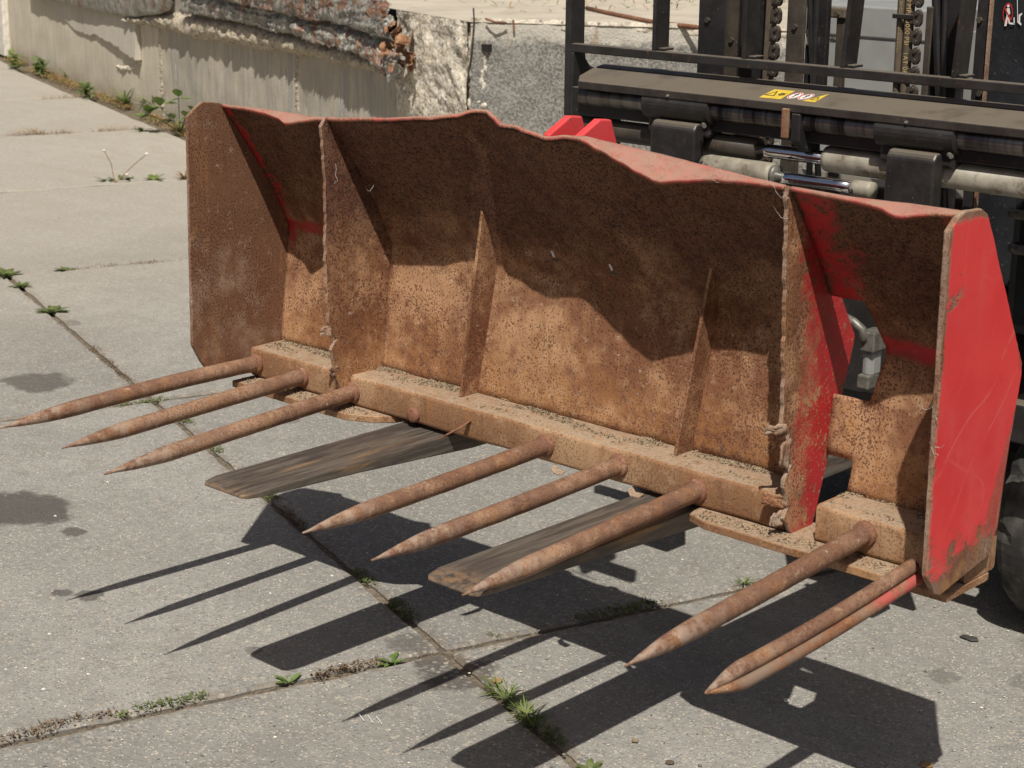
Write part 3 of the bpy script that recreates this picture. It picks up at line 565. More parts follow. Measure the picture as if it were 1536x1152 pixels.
def fnR(u, t):
    z = back_pt(1.9, t).z; x = (1.778 + (xl(z) - 1.778) * (u + 1)) if u <= 0 else xl(z) + (2.186 - xl(z)) * u
    return back_pt(x, t)
tz = lambda z: (z - ZB0) / (ZB1 - ZB0) if z < ZB1 else 1 + (z - ZB1) / (1.36 - ZB1)
TR = sorted(set([t for t in TS if min(abs(t - tz(q)) for q in (.765, .895, 1.12)) > .012] + [tz(.765), tz(.895), tz(1.12)]))
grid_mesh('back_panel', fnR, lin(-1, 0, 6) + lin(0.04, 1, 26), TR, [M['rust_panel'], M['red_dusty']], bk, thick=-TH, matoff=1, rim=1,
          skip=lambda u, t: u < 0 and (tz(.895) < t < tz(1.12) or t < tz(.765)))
# side plates
RP = [(-.186, 1.345), (-.160, 1.366), (-.13, 1.375), (-.075, 1.372), (-.050, 1.360), (-.032, 1.330), (.134, 1.045), (.137, 1.02), (.080, .70), (.070, .664), (-.118, .632), (-.138, .640), (-.173, .685)]
LP = [(-.182, 1.340), (-.155, 1.360), (-.13, 1.374), (-.075, 1.366), (-.05, 1.355), (.165, 1.03), (.172, 1.00), (.13, .665), (.10, .64), (-.13, .645), (-.16, .675), (-.193, .735)]
def plate(name, prof, xa, xb, mats, bev=.002, wob=.0015):
    n = len(prof); pts = []
    for k in range(n):
        a, b_ = prof[k], prof[(k + 1) % n]; L = math.dist(a, b_); m = max(1, int(L / .012))
        for q in range(m):
            y = a[0] + (b_[0] - a[0]) * q / m; z = a[1] + (b_[1] - a[1]) * q / m; e = wob * noise.noise(Vector((y * 60, z * 60, xa * 9))); pts.append((y + e, z + e * .7))
    g = G().prism(pts, 0, xa, xb); idx = [1, 0] + [2] * (len(g.f) - 2)
    if xa > xb: idx = [0, 1] + [2] * (len(g.f) - 2)
    return mesh(name, g.v, g.f, mats, bk, idx=idx, bevel=bev, seg=1)
plate('side_plate', RP, 2.187, 2.2, [M['red'], M['rust_side'], M['rust_edge']])['label'] = 'bright red scratched end plate'
plate('side_plate', LP, -.011, 0.0, [M['rust_side'], M['red_dusty'], M['rust_edge']])
# partitions with torn front edges
def partition(x, front, back, mat, jag, th=.010):
    pts = []
    for k in range(len(front) - 1):
        (y0, z0), (y1, z1) = front[k], front[k + 1]; m = max(1, int(math.dist(front[k], front[k + 1]) / .008))
        for q in range(m):
            z = z0 + (z1 - z0) * q / m; y = y0 + (y1 - y0) * q / m; pts.append((y + jag * noise.noise(Vector((z * 45, x * 7, 0))) + jag * .6 * noise.noise(Vector((z * 140, x, 5))), z))
    pts.append(front[-1]); pts += back
    g = G().prism(pts, 0, x - th / 2, x + th / 2)
    return mesh('partition', g.v, g.f, [mat, mat, M['rust_edge']], bk, idx=[0, 0] + [2] * len(pts), bevel=.0015, seg=1)
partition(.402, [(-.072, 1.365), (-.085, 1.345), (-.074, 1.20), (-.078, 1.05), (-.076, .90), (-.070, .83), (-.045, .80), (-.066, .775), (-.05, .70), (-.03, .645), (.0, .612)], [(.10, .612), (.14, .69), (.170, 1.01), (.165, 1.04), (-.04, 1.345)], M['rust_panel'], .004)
partition(1.770, [(-.066, 1.362), (-.072, 1.34), (-.060, 1.15), (-.05, .98), (-.046, .88), (-.048, .868), (-.03, .858), (-.02, .84), (-.03, .82), (-.036, .80), (-.015, .79), (-.008, .77), (-.02, .755), (-.03, .74), (-.02, .70), (-.012, .675), (-.02, .655), (.01, .612)], [(.085, .612), (.10, .65), (.205, .985), (.210, 1.01), (.06, 1.24), (-.03, 1.352)], M['rust_p2'], .006)
# torn flaps curled off the right partition
def strip(name, pts, wdir, w_, th, mat, parent=bk):
    g = G(); wdir = Vector(wdir).normalized(); n = len(pts); V = []
    for i, p in enumerate(pts):
        p = Vector(p); t = (Vector(pts[min(i + 1, n - 1)]) - Vector(pts[max(0, i - 1)])).normalized(); nn = t.cross(wdir).normalized(); ww = w_[i] if isinstance(w_, (list, tuple)) else w_
        V += [p - wdir * ww / 2 - nn * th / 2, p + wdir * ww / 2 - nn * th / 2, p + wdir * ww / 2 + nn * th / 2, p - wdir * ww / 2 + nn * th / 2]
    F = [(0, 1, 2, 3)[::-1], tuple((n - 1) * 4 + k for k in range(4))]
    for i in range(n - 1):
        for k in range(4): F.append((i * 4 + k, i * 4 + (k + 1) % 4, i * 4 + 4 + (k + 1) % 4, i * 4 + 4 + k))
    g.add(V, F); return g.mk(name, mat, parent, bevel=.001, seg=1)
def flap(c_, a_, b_, la, lb, curl, th=.005, seed=0, mat='rust_p2'):
    a_ = Vector(a_).normalized(); b_ = Vector(b_).normalized(); nn = a_.cross(b_).normalized(); c_ = Vector(c_)
    def fn(u, v):
        ang = u * curl; r_ = la / max(.2, abs(curl)); ww = lb * (1 - .35 * u + .12 * nz((v * 2 + seed, u * 2, seed), 1.0, 2))
        al = math.sin(abs(ang)) * r_ if abs(curl) > .2 else la * u; up = (1 - math.cos(ang)) * r_ * (1 if curl > 0 else -1)
        return c_ + a_ * al + nn * up + b_ * (v * ww / 2 + .004 * nz((u * 3, v, seed), 1.2, 2)) + nn * .004 * nz((u * 2 + seed, v * 2, 0), 1.2, 2)
    return grid_mesh('torn_flap', fn, lin(0, 1, 14), lin(-1, 1, 9), [M[mat], M['rust_edge']], bk, thick=th, rim=1)
flap((1.776, -.036, .857), (-.5, -1, -.1), (.1, 0, 1), .045, .022, .4, seed=1, mat='rust_edge'); flap((1.774, -.018, .795), (-.4, -1, .2), (0, .1, 1), .035, .065, -.8, seed=2, mat='rust_edge')
flap((1.768, -.008, .690), (-1, -.8, .0), (.2, .2, 1), .050, .034, .8, seed=4)
flap((1.765, -.012, .655), (-.8, -.9, -.3), (0, .2, 1), .035, .034, -.7, seed=5, mat='rust_edge'); flap((.404, -.062, .825), (-.5, -1, 0), (0, .1, 1), .026, .030, .5, seed=6, mat='rust_edge'); flap((.404, -.045, .715), (-.6, -1, .1), (0, .1, 1), .03, .03, -1.2, seed=7, mat='rust_edge')
# gussets
def gusset(x, ztop, lean):
    tb = (ztop - ZB1) / (1.37 - ZB1) + 1; yt = back_pt(x, tb).y; pts = [(.052, .697), (yt - .004, ztop), (YB1 - .002, ZB1 + .01), (YB0 - .002, .697)]
    g = G().prism(pts, 0, x - .004, x + .004)
    for v in g.v: v.x += lean * (v.z - .9)
    g.mk('gusset', [M['rust_gusset']], bk, bevel=.0012, seg=1)
gusset(.772, 1.168, .10); gusset(1.445, 1.132, .10)
# cross beam
def beam(x0, x1):
    prof = []
    y0, y1, z0, z1, r_ = 0, .122, .6165, .6965, .010
    for cx, cy, a0 in ((y1 - r_, z0 + r_, -90), (y1 - r_, z1 - r_, 0), (y0 + r_, z1 - r_, 90), (y0 + r_, z0 + r_, 180)):
        for k in range(4): an = math.radians(a0 + 30 * k); prof.append((cx + r_ * math.cos(an), cy + r_ * math.sin(an)))
    xs = lin(x0, x1, max(3, int((x1 - x0) / .02))); V = []; F = []; n = len(prof)
    for x in xs:
        for (y, z) in prof: V.append(Vector((x, y + .0016 * noise.noise(Vector((x * 12, y * 20, 0))), z + .0018 * noise.noise(Vector((x * 10, y * 30, 7))))))
    for i in range(len(xs) - 1):
        for k in range(n): F.append((i * n + k, (i + 1) * n + k, (i + 1) * n + (k + 1) % n, i * n + (k + 1) % n))
    F += [tuple(range(n))[::-1], tuple((len(xs) - 1) * n + k for k in range(n))]
    F = [q[::-1] for q in F]
    o = mesh('cross_beam', V, F, M['rust_beam'], bk, smooth=False); o.data.polygons.foreach_set('use_smooth', [True] * (len(F) - 2) + [False] * 2); return o
for a, b_ in ((.002, .355), (.408, 1.758), (1.838, 2.185)): beam(a, b_)
for a, b_ in ((.355, .396),): g = G().box((a, .008, .62), (b_, .12, .685)); g.mk('filler_block', M['rust_beam'], bk, bevel=.004)
# foot plates
g = G().prism([(.0, -.066), (.39, -.066), (.45, -.062), (.52, -.03), (.562, .012), (.575, .05), (.57, .10), (.0, .10)], 2, .597, .6150); g.mk('foot_plate', M['rust_beam'], bk, bevel=.002, seg=1)
g = G().prism([(1.522, .034), (1.545, -.045), (1.60, -.066), (2.186, -.066), (2.186, .10), (1.53, .10)], 2, .597, .6150); g.mk('foot_plate', M['rust_beam'], bk, bevel=.002, seg=1)
# tines
TIP = [(0, 640), (93, 672), (157, 711), (453, 801), (556, 842), (693, 893), (937, 1000)]
BASE = [(385, 545), (453, 565), (529, 589), (818, 668), (928, 698), (1046, 736), (1298, 800)]
def tine(a, t, rad, n=16, bend=.004, parent=bk, name='tine', worn=.27):
    L = (t - a).length; pts = []; rs = []
    for k in range(41):
        q = k / 40; side = bend * math.sin(math.pi * q * 1.3); p = a.lerp(t, q) + Vector((side * .7, 0, side)); pts.append(p)
        s = 1 - .10 * q if q < 1 - worn else max(.10, (1 - .10 * q) * (1 - ((q - (1 - worn)) / worn) ** 1.9)) ; rs.append(rad * s * (1 + .045 * noise.noise(Vector((q * 16, a.x * 5, 0))) + .02 * noise.noise(Vector((q * 60, a.x * 9, 3)))))
    return G().tube(pts, rs, n).mk(name, M['tine'], parent, smooth=True)
for k, (bq, tq) in enumerate(zip(BASE, TIP)):
    a = at(1, 0.0, *bq); a.z = min(a.z, .664); t = at(2, .627 - .002 * k % .004, *tq)
    tine(a + Vector((0, .004, 0)), t, .0215, bend=rnd.uniform(-.004, .006))
    ring = []; rr_ = []
    for y, rd in ((.002, .028), (-.006, .0275), (-.012, .0235)): ring.append(Vector((a.x, y, a.z))); rr_.append(rd)
    G().tube(ring, rr_, 14).mk('weld_collar', M['rust_tine'], bk, smooth=True)
# double rod at the right end
a8 = at(0, 2.135, 1372, 856); t8 = at(2, .598, 1057, 1040)
def rodpair():
    for off, rd, mt, nm in ((Vector((-.004, 0, .009)), .0150, 'tine', 'tine'), (Vector((.008, .004, -.013)), .0125, 'red', 'tine_bar')):
        pts = []; rs = []
        for k in range(33):
            q = k / 32; cv = 1 if q < .86 else 1 - (q - .86) / .14; pts.append(a8.lerp(t8, q) + off * (cv * .95 + .05) + Vector((0, 0, -.008 * math.sin(math.pi * q)))); rs.append(rd * (1 if q < .84 else max(.1, 1 - ((q - .84) / .16) ** 1.5 * .92)))
        o = G().tube(pts, rs, 12).mk(nm, M['tine'] if mt == 'tine' else M['tine_red'], bk, smooth=True)
bq = NB('tine_worn_red'); col, dot, fine_, med_ = rust_color(bq, cover=.45, dots=.5, dscale=190, seed=31.); xx = bq.xyz()
kk = bq.mul(bq.ramp(bq.add(xx[1], bq.mul(bq.noise(9, 4), .3)), -.13, -.06), bq.ramp(bq.noise(20, 5, .7), .60, .5)); kk = bq.mx(kk, bq.ramp(bq.noise(13, 5, .7), .66, .7, 0, .6))
M['tine_red'] = bq.set(bq.mix(kk, bq.mix(bq.ramp(bq.noise(12, 4), .4, .65), col, (.20, .14, .10)), (.36, .08, .065)), .7, 0, .3); rodpair()
# broken-off stub, bent scrap, loose ends under the beam
ps = at(1, 0, 622, 622); G().tube([ps + Vector((0, .004, 0)), ps + Vector((0, -.010, 0)), ps + Vector((0, -.013, 0))], [.020, .019, .014], 14).mk('tine_stub', M['rust_tine'], bk, smooth=True)
pb = at(1, -.01, 700, 640); strip('bent_scrap', [pb + Vector((.0, .01, .012)), pb + Vector((0, -.03, .0)), pb + Vector((-.01, -.07, -.012))], (.7, .1, .5), [.016, .03, .026], .004, M['rust_orange'])
for u, v in ((830, 690), (1062, 727), (945, 722)):
    p = at(1, .0, u, v); p.z = .612; strip('weld_scrap', [p, p + Vector((.02, -.012, -.006)), p + Vector((.045, -.014, -.004))], (0, 1, .3), .02, .003, M['rust_edge'])
# weld beads; the bolt holes below are only black discs with painted glints
for (u, v, ln) in ((945, 500, .05), (866, 386, .10)):
    t0 = at(1, .128 if v > 440 else .150, u, v); pts = [t0 + Vector((ln * (q - .5), .001, .02 * (.5 - q) + .002 * nz((q * 5, u, 0), 3))) for q in lin(0, 1, 10)]
    G().tube(pts, [.0022 + .0025 * abs(nz((q, u, 1), 8)) for q in range(10)], 8).mk('weld_bead', M['rust_panel'], bk, smooth=True)
for (u, v) in ((835, 380), (922, 400)):
    yy = .12
    for _ in range(12): p = at(1, yy, u, v); yy = back_pt(p.x, (p.z - ZB0) / (ZB1 - ZB0) if p.z < ZB1 else 1 + (p.z - ZB1) / (interp(p.x, EDGE, 2) - ZB1)).y
    p = at(1, yy, u, v); g = G()
    V_, F_ = [], []
    g.tube([p + Vector((0, -.004, 0)), p + Vector((0, .006, 0))], [.019, .021], 9); g.mk('dark_hole_disc', M['sblack'], bk)  # black disc in place of a dark open hole
    g = G().tube([p + Vector((-.005, -.012, .007)), p + Vector((.004, -.013, -.006))], .0030, 6); g.mk('painted_glint', M['white'], bk)  # white sliver imitates light showing through the hole
# red lugs on the back
for (x, y0) in ((1.0, .07), (1.085, .075)):
    pts = [(y0, 1.33), (y0 + .01, 1.372), (y0 + .085, 1.408), (y0 + .125, 1.404), (y0 + .150, 1.34), (y0 + .16, 1.25), (y0 + .02, 1.20)]
    G().prism(pts, 0, x - .011, x + .011).mk('lug', M['red_lug'], bk, bevel=.004)
g = G().box((.90, .175, 1.12), (1.20, .20, 1.25)); g.mk('lug_base', M['red_lug'], bk, bevel=.004)
# cobweb fibres and straw caught on the edges
fr = random.Random(11)
def wisp(p, l, n=1, mat='wisp', rad=.0009, parent=bk, up=None):
    for _ in range(n):
        dr = Vector((fr.uniform(-1, 1), fr.uniform(-1, .3), fr.uniform(-.7, 1))) if up is None else Vector(up) + Vector((fr.uniform(-.3, .3),) * 3)
        dr = dr.normalized(); pts = [Vector(p) + dr * l * q + Vector((fr.uniform(-1, 1), fr.uniform(-1, 1), fr.uniform(-1, 1))) * l * .05 + Vector((0, 0, -.25 * l * 4 * q * (1 - q))) for q in lin(0, 1, 9)]
        G().tube(pts, rad, 4, False).mk('cobweb', M[mat], parent)
for (x, y, z, l, n) in ((1.775, -.07, 1.34, .05, 3), (1.78, -.07, 1.30, .04, 1), (2.186, -.175, 1.02, .03, 3), (2.186, -.175, .95, .035, 2), (2.18, -.10, 1.28, .05, 2), (.42, -.05, 1.25, .09, 1), (.5, 0, 1.2, .05, 1), (1.62, -.07, 1.355, .03, 4), (1.24, -.3, .62, .10, 2)):
    wisp((x, y, z), l, n, rad=.00035)
# hay crumbs lying on the beam and foot plates (too many to count)
V = []; F = []
def crumb(x, y, z, l, wd):
    a = fr.uniform(0, math.pi); dx, dy = math.cos(a) * l / 2, math.sin(a) * l / 2; nx, ny = -math.sin(a) * wd / 2, math.cos(a) * wd / 2; h = fr.uniform(.0005, .003); n = len(V)
    V.extend([(x - dx - nx, y - dy - ny, z), (x + dx - nx, y + dy - ny, z + h), (x + dx + nx, y + dy + ny, z + h), (x - dx + nx, y - dy + ny, z), (x, y, z + h + .002)])
    F.extend([(n, n + 1, n + 4), (n + 1, n + 2, n + 4), (n + 2, n + 3, n + 4), (n + 3, n, n + 4)])
for _ in range(9000):
    x = fr.uniform(.01, 2.18)
    if .355 < x < .41 or 1.755 < x < 1.84: continue
    y = abs(fr.gauss(0, .035)); y = .114 - y
    if y < .012 or nz((x * 7, y * 24, 0), 1) < -.02 + .2 * fr.random(): continue
    crumb(x, y, .6972, fr.uniform(.003, .012), fr.uniform(.0006, .0014))
for _ in range(900):
    x = fr.choice((fr.uniform(.01, .5), fr.uniform(1.56, 2.17))); crumb(x, fr.uniform(-.055, -.006), .6156, fr.uniform(.003, .009), fr.uniform(.001, .0025))
tag(mesh('hay_crumbs', V, F, [M['straw'], M['crumb_dark']], bk, idx=[(0, 1, 0)[(k // 4) % 3] for k in range(len(F))]), kind='stuff')

# ================================================================== FORKLIFT
fl = empty('forklift', (1.15, 1.6, 0), 'dark forklift truck with black carriage and mast standing behind the bucket', 'forklift')
Yc = .90
for (x0, x1, yt) in ((.585, .752, -.632), (1.362, 1.518, -.682)):
    # blade and shank, chamfered tip
    g = G(); sec = []
    for (y, xa, xb, zt, zb) in ((yt, x0 + .022, x1 - .020, .603, .596), (yt + .012, x0 + .010, x1 - .006, .604, .594), (yt + .05, x0, x1, .605, .591), (yt + .35, x0, x1, .605, .578), (.10, x0, x1, .605, .553), (Yc - .05, x0, x1, .600, .548)):
        sec.append([(xa, y, zb), (xb, y, zb), (xb, y, zt), (xa, y, zt)])
    V = [p for s in sec for p in s]; F = [(0, 1, 2, 3)]
    for i in range(len(sec) - 1):
        for k in range(4): F.append((i * 4 + (k + 1) % 4, i * 4 + k, i * 4 + 4 + k, i * 4 + 4 + (k + 1) % 4))
    F.append(tuple(len(V) - 4 + k for k in range(4))[::-1]); F = [q for q in F]
    g.add(V, F); fk = g.mk('fork', M['fork'], fl, bevel=.003)
    bm = bmesh.new(); bm.from_mesh(fk.data); bmesh.ops.recalc_face_normals(bm, faces=bm.faces); bm.to_mesh(fk.data); bm.free()
    ys = .785; ua, ub = (975, 1040) if x0 < 1 else (1331, 1402); xa, xb = at(1, ys, ua, 200).x, at(1, ys, ub, 240).x; zt = at(1, ys, ua, 186 if x0 < 1 else 231).z
    pr2 = [(ys, .60), (ys, zt - .004), (ys + .012, zt + .012), (ys + .045, zt + .012), (ys + .045, .548), (ys - .05, .548), (ys - .05, .60)]
    G().prism(pr2, 0, xa, xb).mk('fork_shank', M['black'], fl, bevel=.006)
# backrest frame
G().prism([(Yc, 1.285), (Yc, 2.1), (Yc + .062, 2.1), (Yc + .062, 1.25), (Yc + .03, 1.235)], 0, .334, .356).mk('backrest_upright', M['black'], fl, bevel=.003)
G().prism([(Yc + .0, 1.20), (Yc + .0, 1.462), (Yc + .05, 1.462), (Yc + .055, 1.44), (Yc + .075, 1.42), (Yc + .10, 1.412), (Yc + .10, 1.20)], 0, .357, .369).mk('corner_gusset', M['black'], fl, bevel=.002)
G().box((.357, Yc + .012, 1.20), (.47, Yc + .10, 1.345)).mk('corner_block', M['mastb'], fl, bevel=.006)
G().box((.357, Yc, 1.463), (2.0, Yc + .032, 1.487)).mk('backrest_bar', M['black'], fl, bevel=.003)
for (xb, lean) in ((.648, 0), (.948, .0), (1.252, .07), (1.566, .055)):
    g = G().prism([(Yc + .002, 1.4875), (Yc + .002, 2.1), (Yc + .064, 2.1), (Yc + .064, 1.4875)], 0, xb, xb + .012)
    for v in g.v: v.x += lean * (v.z - 1.487)
    g.mk('backrest_slat', M['black'], fl, bevel=.002)
    G().prism([(Yc + .014, 1.488), (Yc + .014, 1.495), (Yc + .058, 1.495), (Yc + .058, 1.488)], 0, xb + .0125, xb + .035).mk('weld_fillet', M['black'], fl, bevel=.003)
# dusty top plate of the carriage, tilted back, with a low rib behind it
YF, YBK = .80, .924
fa, fb = at(1, YF, 864, 120), at(1, YF, 1536, 195); ba, bb = at(1, YBK, 890, 104), at(1, YBK, 1536, 163)
zf = (fa.z + fb.z) / 2; zb_ = (ba.z + bb.z) / 2; xl0, xl1 = fa.x + .008, ba.x
g = G(); V = [(xl0, YF, zf), (2.0, YF, zf), (2.0, YBK, zb_), (xl1, YBK, zb_), (xl1 - .0, YF + .05, zf + (zb_ - zf) * .4)]
V = [(xl0, YF, zf), (2.0, YF, zf), (2.0, YBK, zb_), (xl1, YBK, zb_), (xl0 - .035, YF + .045, zf + (zb_ - zf) * .36)]
g.add(V + [(x, y, z - .022) for x, y, z in V], [(0, 1, 2, 3, 4), (9, 8, 7, 6, 5), (0, 5, 6, 1), (1, 6, 7, 2), (2, 7, 8, 3), (3, 8, 9, 4), (4, 9, 5, 0)]); g.mk('carriage_top_plate', M['carr'], fl, bevel=.003)
G().prism([(YBK + .001, zb_ - .03), (YBK + .001, zb_ + .003), (.945, zb_ + .007), (.972, zb_ + .008), (.972, zb_ - .03)], 0, xl1 + .01, 2.0).mk('carriage_rib', M['carr'], fl, bevel=.002)
G().box((.42, YF + .035, 1.30), (2.0, YF + .11, zf - .023)).mk('carriage_web', M['mastb'], fl, bevel=.003)
# stickers on that plate
tdir = (Vector((0, YBK - YF, zb_ - zf))).normalized(); tn = Vector((0, -tdir.z, tdir.y)); t0 = Vector((0, YF, zf)); PD = (YBK - YF) / tdir.y
def onplate(u, v, h=.0008): P = at_plane(t0, tn, u, v); return P + tn * h
def flat(name, pts, mat, parent): return mesh(name, pts, [tuple(range(len(pts)))], mat, parent)
def ring_pts(c, ax, ay, r0, r1, n=24):
    V = [c + ax * math.cos(2 * math.pi * k / n) * r_ + ay * math.sin(2 * math.pi * k / n) * r_ for r_ in (r0, r1) for k in range(n)]
    return V, [(k, (k + 1) % n, n + (k + 1) % n, n + k) for k in range(n)]
def P2(x, q, h): return t0 + Vector((x, 0, 0)) + tdir * (.022 + (q - .025) * 1.55) + tn * h
xs0 = onplate(1134, 149).x
flat('sticker', [P2(xs0 - .002, .025, .0008), P2(xs0 + .062, .027, .0008), P2(xs0 + .056, .075, .0008), P2(xs0 - .006, .073, .0008)], M['yellow'], fl)
def tri(cx, cy, s, h, mat, th=.003):
    pts = [(cx - s, cy - s * .7), (cx + s, cy - s * .7), (cx, cy + s)]; V = [P2(x, y, h) for x, y in pts] + [P2(cx + (x - cx) * .68, cy - .001 + (y - cy) * .68, h) for x, y in pts]
    mesh('warning_triangle', V, [(0, 1, 4, 3), (1, 2, 5, 4), (2, 0, 3, 5)], M['sblack'], fl)
tri(xs0 + .014, .050, .016, .0013, None)
V, F = ring_pts(P2(xs0 + .041, .050, .0013), Vector((1, 0, 0)), tdir, .007, .011, 4); mesh('hand_symbol', V, F, M['sblack'], fl)
g = G(); 
for k in range(4): g.add([P2(xs0 + .034 + k * .004, .046, .0014), P2(xs0 + .036 + k * .004, .046, .0014), P2(xs0 + .036 + k * .004, .058, .0014), P2(xs0 + .034 + k * .004, .058, .0014)], [(0, 1, 2, 3)])
g.mk('hand_symbol', M['sblack'], fl)
for cxx in (xs0 + .081, xs0 + .114):
    n = 28; cc = P2(cxx, .052, .0008); flat('sticker', [cc + (Vector((1, 0, 0)) * math.cos(a) * .017 + tdir * math.sin(a) * .028) for a in [2 * math.pi * k / n for k in range(n)]], M['white'], fl)
    V = [P2(cxx, .052, .0013) + Vector((1, 0, 0)) * math.cos(2 * math.pi * k / n) * .0155 * q + tdir * math.sin(2 * math.pi * k / n) * .0255 * q for q in (.86, 1) for k in range(n)]
    mesh('prohibition_ring', V, [(k, (k + 1) % n, n + (k + 1) % n, n + k) for k in range(n)], M['sred'], fl)
    g = G()
    for (dx, dy, wx, wy) in ((0, .010, .0016, .0022), (0, .003, .0022, .004), (-.0042, .004, .0009, .003), (.004, .005, .0009, .003), (-.002, -.006, .0009, .004), (.0022, -.006, .0009, .004)):
        g.add([P2(cxx + dx - wx, .052 + dy - wy, .0014), P2(cxx + dx + wx, .052 + dy - wy, .0014), P2(cxx + dx + wx, .052 + dy + wy, .0014), P2(cxx + dx - wx, .052 + dy + wy, .0014)], [(0, 1, 2, 3)])
    g.mk('figure_symbol', M['sblack'], fl)
cx = xs0 + .145; flat('sticker', [P2(cx - .02, .030, .0008), P2(cx + .018, .030, .0008), P2(cx + .012, .078, .0008)], M['yellow'], fl); tri(cx + .004, .047, .011, .0013, None)
# side-shift shaft with collars
ysh = .838; zsh = at(1, ysh - .02, 1120, 172).z
def rodx(name, xa, xb, z, y, rad, mat, cap=True, n=24, rs=None): 
    xs = lin(xa, xb, 6); return G().tube([(x, y, z) for x in xs], rs or rad, n, cap).mk(name, M[mat], fl, smooth=True)
rodx('shaft', at(1, ysh, 876, 150).x, 2.0, zsh, ysh, .027, 'shaft')
def collar(u0, u1):
    xa = at(1, ysh - .02, u0, 165).x; xb = at(1, ysh - .02, u1, 190).x
    G().tube([(x, ysh, zsh) for x in (xa, xa + .004, xb - .004, xb)], [.031, .040, .040, .031], 24).mk('collar', M['black'], fl, bevel=0)
    G().box((xa + .01, ysh - .015, zsh - .075), (xb - .01, ysh + .05, zsh - .02)).mk('collar_foot', M['mastb'], fl, bevel=.008)
    G().tube([(xa + (xb - xa) * .42, ysh - .030, zsh + .022), (xa + (xb - xa) * .42, ysh - .040, zsh + .030)], .005, 8).mk('grease_nipple', M['galvd'], fl)
    G().tube([(xb - .006, ysh - .045, zsh - .035), (xb + .006, ysh - .055, zsh - .037)], .006, 8).mk('bolt', M['galvd'], fl)
collar(966, 1066); collar(1316, 1438)
G().box((at(1, .795, 1173, 180).x, .790, at(1, .79, 1178, 208).z), (at(1, .795, 1184, 180).x, .799, at(1, .79, 1178, 163).z)).mk('strap', M['rust_edge'], fl, bevel=.003)
G().prism([(.80, zsh - .05), (.80, zf - .023), (.90, zf - .023), (.90, zsh - .08), (.84, zsh - .08)], 0, at(1, .8, 1186, 180).x, at(1, .8, 1200, 180).x).mk('strap_bracket', M['mastb'], fl, bevel=.004)
# hydraulic side-shift cylinders
ycyl = .875
xA = at(1, ycyl, 1138, 230).x; xB = at(1, ycyl, 1241, 240).x
zc = at(1, ycyl - .02, 1190, 233).z
rodx('piston_rod', xA, xB, zc, ycyl, .018, 'chrome'); rodx('cylinder_cap', .42, xA, zc, ycyl, .030, 'mast')
G().tube([(x, ycyl, zc) for x in (xB, xB + .012, xB + .05, 2.0)], [.032, .034, .034, .034], 24).mk('cylinder_barrel', M['cream'], fl, smooth=True)
xC = at(1, ycyl - .05, 1160, 270).x; zc2 = at(1, ycyl - .05, 1160, 262).z
G().tube([(x, ycyl - .05, zc2) for x in (.90, .92, xC - .01, xC)], [.026, .03, .03, .028], 24).mk('cylinder_barrel', M['cream'], fl, smooth=True)
G().tube([(xC, ycyl - .05, zc2), (xC + .012, ycyl - .05, zc2)], [.026, .026], 24).mk('cylinder_seal', M['galvd'], fl, smooth=True)
rodx('piston_rod', xC + .012, xC + .24, zc2 - .004, ycyl - .05, .016, 'chrome'); rodx('cylinder_cap', xC + .24, 1.42, zc2 - .006, ycyl - .05, .022, 'cream')
rodx('hydraulic_pipe', .4, 2.0, 1.235, Yc + .16, .007, 'mastb'); rodx('hydraulic_pipe', .4, .95, 1.165, Yc + .10, .006, 'mastb'); rodx('hydraulic_pipe', 1.25, 2.0, zc + .045, ycyl + .01, .006, 'mast')
G().box((.40, Yc + .07, .60), (2.0, Yc + .10, .70)).mk('lower_carriage_rail', M['mastb'], fl, bevel=.005)
# mast: channels, chains and hoses, placed by their distance
def vbar(name, u0, u1, y, dy, mat, z0=.30, z1=2.6, v=50, lean=0.):
    a = at(1, y, u0, v).x; b_ = at(1, y, u1, v).x; g = G().box((a, y, z0), (b_, y + dy, z1))
    for q in g.v: q.x += lean * (q.z - 1.5)
    return g.mk(name, M[mat], fl, bevel=.004)
vbar('mast_channel', 1047, 1087, 1.12, .004, 'mastb'); vbar('mast_channel', 1086, 1110, 1.14, .006, 'mast'); vbar('mast_web', 1104, 1150, 1.24, .02, 'mastb')
vbar('hose', 1146, 1160, 1.13, .016, 'hose', lean=.01); vbar('mast_rail', 1179, 1206, 1.12, .01, 'mast'); vbar('mast_web', 1208, 1240, 1.32, .02, 'mastb', 1.36)
vbar('mast_rail', 1387, 1397, 1.12, .006, 'mast', z1=1.635); vbar('mast_web', 1394, 1450, 1.20, .01, 'mastb'); vbar('mast_channel', 1463, 1484, 1.12, .006, 'mastb')
